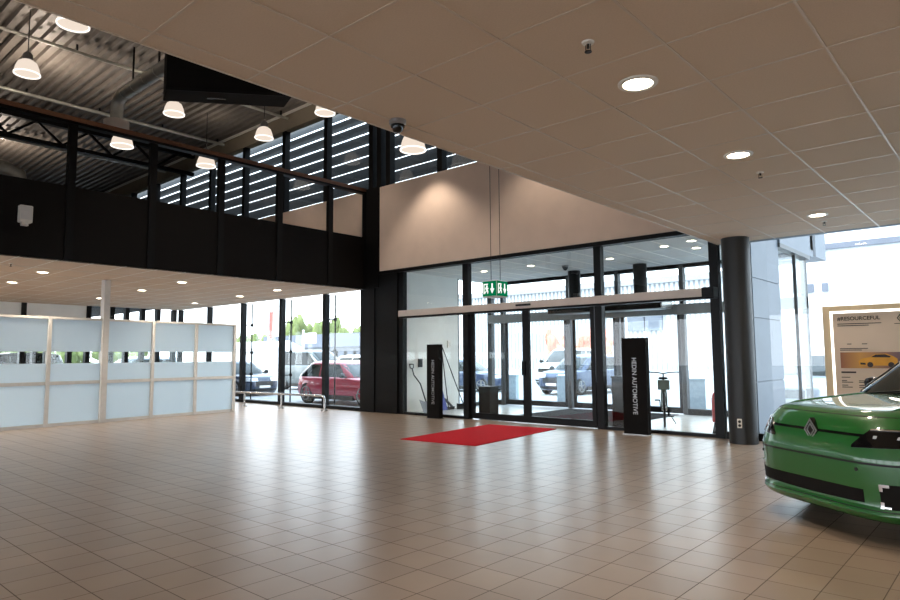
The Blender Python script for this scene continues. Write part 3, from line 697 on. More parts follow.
# duct and diffuser
t = thing('air_duct', 'silver round air duct with an elbow and round diffuser', 'duct', (0, 0, 0))
p0 = at(168, 62, 14.0); zz = p0[2]
def onz(px, py, z):
    d = W @ np.array([px-450, py-300, F]); return np.array([0, 0, 1.4])+d*(z-1.4)/d[2]
p0 = onz(172, 60, 7.9); p1 = onz(121, 98, 7.9)
p0[1] = p1[1] = (p0[1]+p1[1])/2
obj('pipe', MB().cyl((p1[0]+.2, p1[1], 7.9), (p0[0]+3, p1[1], 7.9), .15, n=28), 'galv', t, smooth=40)
for i in range(5): obj('seam', MB().cyl((p1[0]+.4+i*.6, p1[1], 7.9), (p1[0]+.43+i*.6, p1[1], 7.9), .16, n=28), 'galv', t, smooth=40)
obj('elbow', MB().tube([(p1[0]+.22-.3*math.sin(R(a)), p1[1], 7.6+.3*math.cos(R(a))) for a in range(0, 91, 15)]+[(p1[0]-.08, p1[1], 7.3)], .15, 24), 'galv', t, smooth=50)
obj('diffuser', MB().lathe([(.15, 7.36), (.29, 7.3), (.29, 7.12), (.24, 7.06), (.12, 7.09), (0, 7.09)], 32, (p1[0]-.08, p1[1], 0)), 'header', t, smooth=40)
for hx in (.8, 2.2): obj('hanger', MB().box(p1[0]+hx, p1[1]-.02, 8.0, p1[0]+hx+.03, p1[1]+.02, 8.93), 'frame', t)
t = thing('ventilation_pipe', 'silver ventilation pipe end lying above the parapet, far left', 'duct', (0, 0, 0))
q0 = at(14, 172, 20.0)
obj('pipe', MB().tube([(q0[0], q0[1]-3, q0[2]), (q0[0], q0[1]-.2, q0[2]), (q0[0], q0[1]+.05, q0[2]-.1), (q0[0], q0[1]+.1, q0[2]-.4), (q0[0], q0[1]+.1, 3.62)], .3, 24), 'galv', t, smooth=50)
obj('collar', MB().lathe([(.3, 0), (.36, 0), (.36, .08), (.3, .08)], 24, (q0[0], q0[1]+.1, 3.9)), 'galv', t)
# speaker on parapet
t = thing('wall_speaker', 'small white speaker box on the black parapet', 'speaker', (XB, 3.43, 3.93))
obj('case', MB().box(.0, -.1, -.15, .14, .1, .15), 'white_plastic', t, bevel=.015)
obj('grille', MB().box(.14, -.085, -.1, .146, .085, .13), 'partframe', t)
obj('bracket', MB().box(0, -.05, -.2, .1, .05, -.15), 'white_plastic', t)

# ------------------------------------------------------------------ sign
SY = 10.0
t = thing('display_sign', 'beige lit display sign with #RESOURCEFUL heading behind the green car', 'sign', (-2.07, SY, 0))
SW, SH = 1.1, 2.05
obj('frame', MB().box(0, 0, 0, .085, .14, SH).box(SW-.085, 0, 0, SW, .14, SH).box(.085, 0, SH-.07, SW-.085, .14, SH).box(.085, 0, 0, SW-.085, .14, .07), 'wood', t, bevel=.004)
obj('light_strip', MB().box(.085, .03, .07, .125, .06, SH-.07).box(SW-.125, .03, .07, SW-.085, .06, SH-.07).box(.125, .03, SH-.105, SW-.125, .06, SH-.07).box(.125, .03, .07, SW-.125, .06, .105), 'striplight', t)
pn = obj('panel', MB().box(.115, .02, .09, SW-.115, .1, SH-.10), 'paper', t)
def flat(mb, x, z, y=.02): mb.v = [(v[0]+x, y-abs(v[2])-.0005, v[1]+z) for v in mb.v]; return mb
def tx(s, x, z, wd, h, bold=0.0): return obj('lettering', flat(text_mb(s, width=wd, height=h, depth=.002, bold=bold), x, z), 'ink', t)
tx('#RESOURCEFUL', .17, 1.845, .49, .055, .02)
def line(x, z, wd, h=.010): obj('text_line', MB().box(x, .0175, z, x+wd, .0205, z+h), 'ink', t)
line(.17, 1.80, .5); line(.17, 1.775, .36); line(.185, 1.47, .32); line(.185, 1.45, .25)
line(.185, 1.15, .17, .022)
for i, (x, z, wd) in enumerate(((.185, 1.09, .1), (.185, 1.045, .06), (.185, 1.025, .13), (.185, .985, .07), (.185, .96, .12), (.38, 1.045, .06), (.38, 1.025, .14), (.38, .985, .09), (.38, .96, .11), (.62, 1.045, .1), (.62, 1.02, .13))): line(x, z, wd)
line(.27, 1.53, .05); line(.44, 1.53, .06)
# logo: diamond ring
lg = MB()
def diamond_ring(mb, cx, cz, w, h, tk, y0, y1):
    o_ = [(cx, cz+h), (cx+w, cz), (cx, cz-h), (cx-w, cz)]; i_ = [(cx, cz+h-tk*1.6), (cx+w-tk, cz), (cx, cz-h+tk*1.6), (cx-w+tk, cz)]
    for k in range(4):
        mb.prism([o_[k], o_[(k+1) % 4], i_[(k+1) % 4], i_[k]], 'xz', y0, y1)
diamond_ring(lg, .875, 1.86, .036, .05, .012, .0175, .0205)
diamond_ring(lg, .885, 1.86, .018, .026, .008, .0172, .0205)
lg.box(.81, .0175, 1.785, .94, .0205, 1.793)
obj('logo', lg, 'ink', t)
# printed picture: yellow hatchback at dusk
pm = bpy.data.materials.new('dusk_print'); pm.use_nodes = True; nt = pm.node_tree
tc = nt.nodes.new('ShaderNodeTexCoord'); sp = nt.nodes.new('ShaderNodeSeparateXYZ'); mr = nt.nodes.new('ShaderNodeMapRange'); rp = nt.nodes.new('ShaderNodeValToRGB')
mr.inputs['From Min'].default_value = .185; mr.inputs['From Max'].default_value = .985
e = rp.color_ramp.elements; e[0].color = (*srgb(150, 92, 62), 1); e[1].color = (*srgb(78, 58, 96), 1); e[1].position = 1
x_ = rp.color_ramp.elements.new(.28); x_.color = (*srgb(206, 150, 70), 1); x_ = rp.color_ramp.elements.new(.62); x_.color = (*srgb(150, 110, 90), 1)
nt.links.new(tc.outputs['Object'], sp.inputs[0]); nt.links.new(sp.outputs['X'], mr.inputs[0]); nt.links.new(mr.outputs[0], rp.inputs[0]); nt.links.new(rp.outputs[0], nt.nodes['Principled BSDF'].inputs['Base Color'])
nt.nodes['Principled BSDF'].inputs['Roughness'].default_value = .5
obj('picture', MB().box(.185, .014, 1.215, SW-.13, .0205, 1.425), pm, t)
ycar = principled('print_yellow', srgb(226, 160, 36), .5); noisy(ycar, 8, .1)
pc = MB()
pc.prism([(.40, 1.25), (.39, 1.31), (.44, 1.345), (.52, 1.36), (.58, 1.40), (.70, 1.405), (.78, 1.37), (.82, 1.34), (.82, 1.27), (.79, 1.25)], 'xz', .0125, .0145)
pic = obj('printed_car', pc, ycar, t)
pk = MB().prism([(.53, 1.36), (.585, 1.393), (.69, 1.397), (.75, 1.37), (.74, 1.355)], 'xz', .0118, .013)
for cx in (.52, .75): pk.cyl((cx, .0118, 1.262), (cx, .0135, 1.262), .034, n=18)
pk.prism([(.41, 1.265), (.41, 1.29), (.47, 1.285), (.47, 1.26)], 'xz', .0118, .013)
obj('printed_dark_parts', pk, 'ink', t)  # dark windows, wheels and front patch of the printed car

# ------------------------------------------------------------------ cars
class Stack:
    """rounded-rectangle outlines stacked in z: rows (z, x_front, x_rear, half_width, exponent)"""
    def __init__(s, rows):
        a = np.array(rows, float); s.z = a[:, 0]; s.c = a[:, 1:]
        n = len(s.z); d = np.zeros_like(s.c)
        sl = (s.c[1:]-s.c[:-1])/(s.z[1:]-s.z[:-1])[:, None]
        for i in range(1, n-1):
            same = sl[i-1]*sl[i] > 0
            d[i] = np.where(same, 2*sl[i-1]*sl[i]/np.where(same, sl[i-1]+sl[i], 1), 0)
        d[0] = sl[0]; d[-1] = sl[-1]; s.d = d
    def at(s, z):
        z = min(max(z, s.z[0]), s.z[-1]); i = min(max(int(np.searchsorted(s.z, z))-1, 0), len(s.z)-2)
        h = s.z[i+1]-s.z[i]; t = (z-s.z[i])/h
        return (2*t**3-3*t*t+1)*s.c[i]+(t**3-2*t*t+t)*h*s.d[i]+(-2*t**3+3*t*t)*s.c[i+1]+(t**3-t*t)*h*s.d[i+1]
    def front(s, y, z, rear=False):
        xf, xr, w, n = s.at(z); cx, a = (xf+xr)/2, (xf-xr)/2
        q = max(0, 1-min(1, abs(y)/w)**n)**(1/n)
        return (cx+(-a if rear else a)*q, y, z)
    def side(s, x, z, sg):
        xf, xr, w, n = s.at(z); cx, a = (xf+xr)/2, (xf-xr)/2
        q = max(0, 1-min(1, abs((x-cx)/a))**n)**(1/n)
        return (x, sg*w*q, z)
    def mesh(s, zs, nt_=96):
        mb = MB(); vs = []
        for z in zs:
            xf, xr, w, n = s.at(z); cx, a = (xf+xr)/2, (xf-xr)/2
            for j in range(nt_):
                t = 2*math.pi*(j+.5)/nt_; c, q = math.cos(t), math.sin(t)
                # even spacing round the outline: exponent 1 in angle on the unit square-ish curve
                k = (abs(c)**n+abs(q)**n)**(-1/n)
                vs.append((cx+a*c*k, w*q*k, z))
        k = len(zs)
        fs = [(i*nt_+j, i*nt_+(j+1) % nt_, (i+1)*nt_+(j+1) % nt_, (i+1)*nt_+j) for i in range(k-1) for j in range(nt_)]
        fs += [tuple(range(nt_-1, -1, -1)), tuple((k-1)*nt_+j for j in range(nt_))]
        return mb.add(vs, fs)

def carve(o, cyls):
    """cut wheel wells into the body mesh"""
    m = MB()
    for x, y0, y1, z, r in cyls: m.cyl((x, y0, z), (x, y1, z), r, n=32)
    c = obj('cutter', m, 'plastic')
    b = o.modifiers.new('wells', 'BOOLEAN'); b.operation = 'DIFFERENCE'; b.object = c; b.solver = 'EXACT'
    dg = bpy.context.evaluated_depsgraph_get(); dg.update()
    me = bpy.data.meshes.new_from_object(o.evaluated_get(dg)); o.modifiers.clear()
    old = o.data; o.data = me; bpy.data.meshes.remove(old); cm = c.data; bpy.data.objects.remove(c); bpy.data.meshes.remove(cm)
    me.set_sharp_from_angle(angle=R(32))

def wheel(parent, x, y, r, sg, wdt=.2):
    o = obj('wheel', MB().lathe([(r*.66, -wdt/2), (r*.92, -wdt/2), (r, -wdt*.36), (r, wdt*.36), (r*.92, wdt/2), (r*.66, wdt/2), (r*.62, wdt*.3), (r*.62, -wdt*.3), (r*.66, -wdt/2)], 40, (x, y, r), 'y'), 'tyre', parent, smooth=40)
    m = MB().lathe([(r*.6, -.05), (r*.67, -.05), (r*.67, .05), (r*.6, .05), (r*.6, -.05)], 32, (x, y+sg*wdt*.42, r), 'y')
    for k in range(5):
        a = 2*math.pi*k/5+.3
        m.bar((x, y+sg*wdt*.4, r), (x+r*.62*math.cos(a), y+sg*wdt*.44, r+r*.62*math.sin(a)), .075, .03)
    m.cyl((x, y+sg*wdt*.3, r), (x, y+sg*wdt*.5, r), r*.16, n=16)
    obj('rim', m, 'greyframe', o)
    obj('brake_disc', MB().cyl((x, y-.02, r), (x, y+.02, r), r*.6, n=24), 'plastic', o)

def build_car(name, label, cat, loc, heading, L, wd, H, col, group, belt=None, hood=.27, suv=True, lod=1, wr=None, tail=.12):
    """a generic road car, forward = +x"""
    t = thing(name, label, cat, loc, heading, group)
    h = L/2; w = wd/2; belt = belt or H*.60; zg = .2 if suv else .15; wr = wr or (.37 if suv else .33)
    bo = Stack([(zg, h-.18, -h+.14, w-.09, 5), (zg+.08, h-.05, -h+.05, w-.04, 5), (zg+.25, h, -h, w-.01, 5), (belt-.28, h-.03, -h+.02, w, 5), (belt-.14, h-.1, -h+.05, w-.015, 5), (belt-.05, h-.26, -h+.08, w-.03, 5), (belt+.02, h-L*hood*.8, -h+.12, w-.07, 5), (belt+.05, h-L*hood, -h+.2, w-.12, 5)])
    zs = list(np.linspace(zg, belt+.05, 22))
    pm_ = col
    body = obj('body', bo.mesh(zs), pm_, t, smooth=32)
    xa, xb = h-L*.19, -h+L*.19
    carve(body, [(xa, w-.32, w+.3, wr, wr+.07), (xa, -w-.3, -w+.32, wr, wr+.07), (xb, w-.32, w+.3, wr, wr+.07), (xb, -w-.3, -w+.32, wr, wr+.07)])
    gf, gr = h-L*hood+.12, -h+.12
    gh = Stack([(belt-.08, gf, gr, w-.09, 6), (belt+.02, gf-.05, gr+.02, w-.1, 6), (H-.12, gf-(H-belt)*1.15, gr+tail+.1, w-.22, 6), (H-.04, gf-(H-belt)*1.35, gr+tail+.2, w-.28, 5), (H, gf-(H-belt)*1.8, gr+tail+.5, w-.42, 4)])
    cab = obj('cabin', gh.mesh(list(np.linspace(belt-.08, H, 14))), pm_, t, smooth=40)
    z0, z1 = belt+.04, H-.13
    gl = MB().shell(lambda u, v: gh.front(-(w-.27)+(2*w-.54)*u, z0+(z1-z0)*v), 10, 6, .006, .01)
    obj('windshield', gl, 'carglass', t, smooth=40)
    obj('rear_window', MB().shell(lambda u, v: gh.front((w-.3)-(2*w-.6)*u, z0+.05+(z1-z0-.05)*v, True), 8, 4, .006, .01), 'carglass', t, smooth=40)
    c0 = gh.at((z0+z1)/2)
    for sg in (1, -1):
        xs = [gr+.28, gr+.28+(gf-gr-.8)*.48, gf-.42]
        for k, (xa0, xb0) in enumerate(((xs[1]+.04, xs[2]), (xs[0], xs[1]-.04))):
            def P(u, v, xa0=xa0, xb0=xb0, k=k):
                lo, hi = xa0, xb0
                if k == 0: hi = xb0-(z1-z0)*1.05*v
                if k == 1: lo = xa0+(z1-z0)*.5*v
                uu = u if sg < 0 else 1-u
                return gh.side(lo+(hi-lo)*uu, z0+(z1-z0)*v, sg)
            obj('side_window', MB().shell(P, 8, 5, .006, .01), 'carglass', t, smooth=40)
        obj('headlight', MB().shell(lambda u, v: bo.front(sg*(w*.62)+(w*.3)*(u-.5)*2*.95, belt-.27+.14*v), 8, 4, .006, .02), 'lampglass', t, smooth=40)
        obj('tail_light', MB().shell(lambda u, v: bo.front(sg*(w*.74)+(w*.2)*(.5-u)*2, belt-.26+.22*v, True), 6, 4, .006, .02), 'taillight', t, smooth=40)
        mx = gf-.38
        obj('mirror', MB().lathe([(0, -.1), (.07, -.08), (.09, 0), (.07, .08), (0, .1)], 12, (mx, sg*(w+.06), belt+.1), 'y').box(mx-.03, sg*(w-.12), belt+.03, mx+.03, sg*(w+.02), belt+.08), 'plastic', t, smooth=40)
        obj('sill', MB().box(xb+wr+.08, sg*(w-.12), zg-.02, xa-wr-.08, sg*(w+.01), zg+.14), 'plastic', t, bevel=.02)
        for xw in (xa, xb):
            wheel(t, xw, sg*(w-.12), wr, sg)
    gz = belt-.48
    obj('grille', MB().shell(lambda u, v: bo.front(-w*.45+w*.9*u, gz+.2*v), 10, 4, .006, .02), 'plastic', t, smooth=40)
    obj('bumper_insert', MB().shell(lambda u, v: bo.front(-w*.7+w*1.4*u, zg+.06+.1*v), 10, 3, .006, .02), 'plastic', t, smooth=40)
    obj('number_plate', MB().shell(lambda u, v: bo.front(-.26+.52*u, zg+.2+.1*v), 4, 2, .014, .01), 'white_plastic', t)
    return t

def along(px, Y):
    d = W @ np.array([px-450, 60, F]); return d[0]/d[1]*Y
og = 'cars parked outside'
GZ = -.2
red = paint('red', (160, 24, 56)); dkblue = paint('navy', (34, 48, 70)); blue = paint('blue', (44, 60, 92)); white = paint('white', (228, 230, 232)); silver = paint('silver', (178, 186, 196)); olive = paint('olive', (92, 100, 100)); black_p = paint('black', (26, 28, 32)); green_p = paint('pale', (150, 152, 140))
build_car('parked_car', 'red SUV parked outside the left windows', 'car', (-17.75, 14.9, -.2), 0, 4.9, 1.86, 1.5, red, og, wr=.37, tail=.5, hood=.33)
build_car('parked_car', 'dark grey green boxy SUV parked behind the red SUV', 'car', (-27.0, 20.2, GZ), 0, 4.7, 1.9, 2.0, olive, og, hood=.22)
build_car('parked_car', 'white car behind the red SUV, next to the corner post', 'car', (-21.6, 19.3, GZ), 0, 4.4, 1.8, 1.72, white, og, suv=False)
build_car('parked_car', 'dark navy car at the end of the frosted partition, outside', 'car', (-26.6, 15.6, GZ), 0, 4.4, 1.84, 1.5, dkblue, og, suv=False)
build_car('parked_car', 'blue SUV parked outside the sliding doors, facing the showroom', 'car', (along(581, 25.0), 25.0, GZ), R(-93), 4.5, 1.86, 1.66, blue, og, wr=.36)
build_car('parked_car', 'large white SUV parked behind the blue SUV', 'car', (along(568, 32.0), 32.0, GZ), R(-88), 5.0, 2.0, 2.05, white, og, hood=.22)
build_car('parked_car', 'silver estate seen outside between the left sliding door frames', 'car', (-25.5, 29.5, GZ), R(-20), 4.5, 1.84, 1.6, silver, og)
build_car('parked_car', 'pale blue car seen outside the glass lobby side, left of the doors', 'car', (-20.0, 23.6, GZ), R(10), 4.3, 1.8, 1.5, blue, og, suv=False)
build_car('parked_car', 'silver SUV behind the display sign, outside the right window', 'car', (along(819, 19.6), 19.6, GZ), R(-97), 4.5, 1.86, 1.7, silver, og)
build_car('parked_car', 'black car outside, left of the silver SUV beyond the cladding panels', 'car', (along(787, 25.0), 25.0, GZ), R(-100), 4.5, 1.86, 1.66, black_p, og)
build_car('parked_car', 'black car seen through the clear strip at the far left', 'car', (-28.2, 6.9, GZ), R(-90), 4.4, 1.84, 1.86, black_p, og)
build_car('parked_car', 'silver car seen through the clear strip right of the black car', 'car', (-29.6, 12.2, GZ), R(-90), 4.4, 1.8, 1.72, silver, og)

# ------------------------------------------------------------------ the green hatchback
def hero():
    fwd = math.radians(CAR_HEAD)
    f = Vector((math.cos(fwd), math.sin(fwd), 0))
    d = W @ np.array([808-450, 430-300, F]); rng = 6.12; k = rng/math.hypot(d[0], d[1]); badge = Vector((d[0]*k, d[1]*k, 0))
    org = badge - f*1.945
    t = thing('hatchback_car', 'bright green hatchback car in front of the display sign, cut by the right edge', 'car', (org.x, org.y, 0), fwd)
    bo = Stack([(.155, 1.80, -1.80, .82, 4.6), (.185, 1.91, -1.90, .875, 4.8), (.24, 1.955, -1.93, .90, 5.0), (.30, 1.935, -1.95, .90, 5.0), (.46, 1.945, -1.96, .905, 5.0), (.60, 1.95, -1.95, .905, 5.0), (.70, 1.935, -1.95, .895, 4.9), (.80, 1.905, -1.93, .87, 4.7), (.88, 1.87, -1.90, .84, 4.6),
                (.935, 1.82, -1.88, .81, 4.5), (.965, 1.74, -1.86, .79, 4.5), (.99, 1.55, -1.84, .77, 4.6), (1.02, 1.2, -1.8, .75, 5), (1.045, .9, -1.7, .70, 5)])
    body = obj('body', bo.mesh(list(np.linspace(.155, .30, 8))+list(np.linspace(.33, .88, 20))+list(np.linspace(.9, 1.045, 16)), 160), 'green', t, smooth=50)
    xa, xb, wr, w = 1.14, -1.40, .33, .885
    carve(body, [(xa, w-.3, w+.3, wr, wr+.06), (xa, -w-.3, -w+.3, wr, wr+.06), (xb, w-.3, w+.3, wr, wr+.06), (xb, -w-.3, -w+.3, wr, wr+.06)])
    F_ = bo.front
    def patch(name, mat, y0, y1, lo, hi, nu=24, nv=5, do=.004, di=.02, parent=t, label=None):
        lo_ = lo if callable(lo) else (lambda y: lo); hi_ = hi if callable(hi) else (lambda y: hi)
        def P(u, v):
            y = y0+(y1-y0)*u; return F_(y, lo_(y)+(hi_(y)-lo_(y))*v)
        o = obj(name, MB().shell(P, nu, nv, do, di), mat, parent, smooth=35)
        if label: o['label'] = label
        return o
    patch('grille_slot', 'glossblack', -.80, .50, .782, .802, 40, 2, .003)
    patch('bumper_seam', 'plastic', -.87, .87, .588, .603, 40, 2, .0025)
    patch('hood_seam', 'plastic', -.80, .80, .926, .931, 40, 1, .002)
    patch('lower_grille', 'blackmatt', -.72, .49, lambda y: .30+.02*abs(y), .405, 30, 4, .003)
    patch('lip_seam', 'plastic', -.80, .80, .262, .268, 40, 1, .002)
    for sg in (1, -1):
        def top(y):
            a = abs(y); return min(.845, .722+max(0, a-.41)*1.1)
        def bot(y):
            a = abs(y); return .700+max(0, a-.40)*.06
        a, b = (.41, .85) if sg > 0 else (-.85, -.41)
        hl = patch('headlight', 'glossblack', a, b, bot, top, 24, 6, .007)
        for i, yy in enumerate((.56, .68)):
            patch('lens', 'lampglass', sg*yy-.010, sg*yy+.010, .775, .795, 6, 5, .012, .004, hl)
        patch('light_bar', 'chrome', min(sg*.52, sg*.82), max(sg*.52, sg*.82), lambda y: top(y)-.012, lambda y: top(y)-.003, 16, 2, .012, .004, hl)
        # square daytime lamp
        a, b = (.60, .79) if sg > 0 else (-.79, -.60)
        dl = patch('daytime_lamp', 'blackmatt', a, b, .285, .46, 10, 6, .004)
        br = [(a, a+.055, .44, .46), (a, a+.02, .41, .46), (a, a+.055, .285, .305), (a, a+.02, .285, .335), (b-.055, b, .44, .46), (b-.02, b, .41, .46), (b-.055, b, .285, .305), (b-.02, b, .285, .335)]
        for (ya, yb, za, zb) in br: patch('bracket', 'chrome', ya, yb, za, zb, 4, 3, .012, .004, dl)
    # badge: tall double diamond
    bx = F_(0, .79)[0]
    bd = obj('badge', MB(), 'glossblack', t) if False else None
    g = MB(); c = 0.788
    g.prism([(0, c+.10), (.076, c), (0, c-.10), (-.076, c)], 'yz', bx-.03, bx+.012)
    bd = obj('badge', g, 'glossblack', t, bevel=.003)
    g = MB()
    def ring(w_, h_, tk, x0, x1):
        o_ = [(0, c+h_), (w_, c), (0, c-h_), (-w_, c)]; i_ = [(0, c+h_-tk*1.5), (w_-tk, c), (0, c-h_+tk*1.5), (-w_+tk, c)]
        for k in range(4): g.prism([o_[k], o_[(k+1) % 4], i_[(k+1) % 4], i_[k]], 'yz', x0, x1)
    ring(.068, .091, .012, bx+.010, bx+.018); ring(.042, .056, .010, bx+.010, bx+.017)
    obj('emblem', g, 'greyframe', bd)
    # parking sensor
    for yy in (-.62, .45): 
        p = F_(yy, .545); obj('sensor', MB().cyl((p[0]-.02, p[1], p[2]), (p[0]+.003, p[1], p[2]), .014, n=14), 'plastic', t)
    # hood ridges
    for sg in (1, -1):
        pts = []
        for i in range(14):
            x = 1.66-.8*i/13
            lo, hi = .9, 1.045
            for _ in range(24):
                mid = (lo+hi)/2
                xx = bo.front(sg*.52, mid)[0]
                if xx > x: lo = mid
                else: hi = mid
            pts.append((x, sg*(.52-.04*i/13), lo+.001))
        obj('hood_ridge', MB().tube(pts, [.004]+[.010]*12+[.004], 8), 'green', t, smooth=60)
    # greenhouse
    gh = Stack([(.95, 1.0, -1.80, .76, 5), (1.02, .93, -1.78, .755, 5), (1.2, .66, -1.68, .70, 5), (1.38, .36, -1.58, .64, 5), (1.45, .18, -1.50, .58, 5), (1.485, -.15, -1.3, .45, 4)])
    cab = obj('cabin', gh.mesh(list(np.linspace(.95, 1.485, 18)), 120), 'green', t, smooth=40)
    obj('windshield', MB().shell(lambda u, v: gh.front(-.60+.09*v+(1.20-.18*v)*u, 1.01+.38*v), 24, 8, .009, .01), 'carglass', t, smooth=40)
    obj('windshield_frame', MB().shell(lambda u, v: gh.front(-.70+.1*v+(1.40-.2*v)*u, .985+.43*v), 24, 8, .006, .01), 'glossblack', t, smooth=40)
    for sg in (1, -1):
        obj('pillar', MB().tube([tuple(np.array(gh.front(sg*(.69-.1*i/8), .985+.43*i/8))+np.array((.012, sg*.012, .004))) for i in range(9)], .026, 10), 'glossblack', t, smooth=60)
    obj('cowl', MB().shell(lambda u, v: gh.front(-.66+1.32*u, .985+.035*v), 24, 3, .012, .02), 'plastic', t, smooth=40)
    wp = MB()
    for a, b in ((-.5, .12), (.1, .62)):
        p = [gh.front(a+(b-a)*i/6, 1.02+.07*i/6) for i in range(7)]; wp.tube([(x+.02, y, z+.012) for x, y, z in p], .008, 8)
    obj('wiper', wp, 'black', t)
    obj('rear_window', MB().shell(lambda u, v: gh.front(.58-1.16*u, 1.04+.34*v, True), 12, 6, .008, .01), 'carglass', t, smooth=40)
    for sg in (1, -1):
        for k, (x0, x1) in enumerate(((-.36, .72), (-1.4, -.42))):
            def P(u, v, x0=x0, x1=x1, k=k):
                lo, hi = x0, x1
                if k == 0: hi = x1-.48*v
                else: lo = x0+.12*v
                uu = u if sg < 0 else 1-u
                return gh.side(lo+(hi-lo)*uu, 1.04+.35*v, sg)
            obj('side_window', MB().shell(P, 10, 6, .008, .01), 'carglass', t, smooth=40)
        mm = obj('mirror', MB().lathe([(0, -.1), (.05, -.09), (.062, -.03), (.058, .05), (.035, .09), (0, .1)], 20, (.40, sg*.84, 1.11), 'y'), 'glossblack', t, smooth=50)
        obj('mirror_arm', MB().bar((.42, sg*.72, 1.04), (.41, sg*.80, 1.09), .06, .03), 'plastic', mm)
        obj('sill', MB().box(-1.0, sg*.80, .14, .74, sg*.895, .24), 'plastic', t, bevel=.02)
        obj('tail_light', MB().shell(lambda u, v: bo.front(sg*.66+.24*(.5-u), .62+.26*v, True), 6, 6, .008, .02), 'taillight', t, smooth=40)
        obj('door_handle', MB().box(-.28, sg*.87, .84, -.10, sg*.90, .87), 'green', t, bevel=.008)
        for xw in (xa, xb): wheel(t, xw, sg*(w-.12), wr, sg)
    obj('underbody', MB().box(-1.6, -.55, .15, 1.6, .55, .28), 'plastic', t)
    return t
CAR_HEAD = 234.0
hero()

# ------------------------------------------------------------------ outside
def crown_mesh(seed, n=420):
    rnd = random.Random(seed); mb = MB()
    cl = [(rnd.gauss(0, .33), rnd.gauss(0, .33), rnd.uniform(.3, 1.0), rnd.uniform(.25, .42)) for _ in range(11)]
    for x, y, z, r_ in cl:
        bm = bmesh.new(); bmesh.ops.create_icosphere(bm, subdivisions=2, radius=r_*.86)
        idx = {v: i for i, v in enumerate(bm.verts)}
        mb.add([(v.co.x*(1+rnd.uniform(-.16, .16))+x, v.co.y*(1+rnd.uniform(-.16, .16))+y, v.co.z*(.85+rnd.uniform(-.14, .14))+z) for v in bm.verts], [tuple(idx[v] for v in f.verts) for f in bm.faces]); bm.free()
    for _ in range(n):
        x, y, z, r_ = rnd.choice(cl); d = Vector((rnd.gauss(0, 1), rnd.gauss(0, 1), rnd.gauss(0, 1))).normalized()
        p = Vector((x, y, z))+d*r_*rnd.uniform(.85, 1.12); a = d.orthogonal().normalized(); b = d.cross(a)
        s_ = rnd.uniform(.03, .06); a = a*s_+d*rnd.uniform(-.02, .03); b = b*s_
        mb.add([p-a, p+b, p+a, p-b], [(0, 1, 2, 3)])
    return mb
crowns = [obj('crown', crown_mesh(k), 'leaf', recalc=False).data for k in range(3)]
oc = obj('crown', crown_mesh(9), 'orange_leaf', recalc=False).data
for o in [o for o in bpy.data.objects if o.name.startswith('crown')]: bpy.data.objects.remove(o)
def tree(name, label, x, y, hgt, wdt, me, group, trunk=.3):
    t = thing(name, label, name.replace('_', ' ').split()[-1], (x, y, GZ), random.uniform(0, 6), group)
    c = link('crown', me, t); c.scale = (wdt, wdt, hgt*(1-trunk)/1.3); c.location = (0, 0, hgt*trunk-.1*hgt)
    obj('trunk', MB().tube([(0, 0, 0), (.03*wdt, 0, hgt*.3), (0, .02*wdt, hgt*.6)], [.05*wdt, .04*wdt, .02*wdt], 8), 'bark', t, smooth=60)
tg = 'trees beyond the car park'
k = 0
for i in range(11):
    px = 240+i*13.5; dist = 118+(i % 2)*9+random.uniform(-1, 1)
    d = W @ np.array([px-450, 60, F]); d = d/np.hypot(d[0], d[1])
    hh = (7.0+random.uniform(-.8, 1.6)) * (1.0 if px > 285 else .72)
    tree('tree', 'green tree in the distant row beyond the low grey building', d[0]*dist*1.2, d[1]*dist*1.2, hh*1.62, 2.9, crowns[i % 3], tg, .12)
for i in range(3):
    d = W @ np.array([20+i*52-450, 60, F]); d = d/np.hypot(d[0], d[1]); dist = 58+random.uniform(-3, 4)
    tree('tree', 'green tree outside the left wall, seen through the clear strips of the partition', d[0]*dist, d[1]*dist, 3.8+random.uniform(-.5, .6), 1.9, crowns[i % 3], 'trees left of the building', .1)
for i, px in enumerate((554, 570, 588, 606)):
    d = W @ np.array([px-450, 60, F]); d = d/np.hypot(d[0], d[1]); dist = 48+(i % 2)*5
    tree('shrub', 'orange red leafed shrub beyond the white SUV', d[0]*dist, d[1]*dist, 4.3+random.uniform(-.3, .3), 1.1, oc, 'orange shrubs beyond the parked cars', .2)

# low grey roofed building beyond the left windows
t = thing('low_building', 'long low grey roofed building beyond the red SUV', 'building', (0, 0, 0))
x0, x1 = along(270, 62), along(400, 62)
obj('wall', MB().box(x0, 62, GZ, x1, 72, 3.0), 'bldg_pale', t)
obj('roof', MB().box(x0-.5, 61, 3.0, x1+.5, 73, 5.0), 'bldg_grey', t)
for i in range(14):
    xx = x0+2+i*(x1-x0-4)/13
    obj('window', MB().box(xx-1.4, 61.9, .9, xx+1.4, 62, 2.4), 'bldg_grey', t)
t = thing('white_hall', 'white tent hall beyond the leftmost tall window', 'building', (0, 0, 0))
x0, x1 = along(215, 40), along(276, 40)
obj('wall', MB().box(x0, 40, GZ, x1, 43, 2.5), 'bldg_white', t)
obj('roof', MB().prism([(40-.3, 2.5), (43.3, 2.5), (41.5, 3.3)], 'yz', x0-.3, x1+.3), 'bldg_white', t)
obj('door', MB().box(x1-5, 39.94, GZ, x1-2.6, 40, 2.2), 'bldg_pale', t)
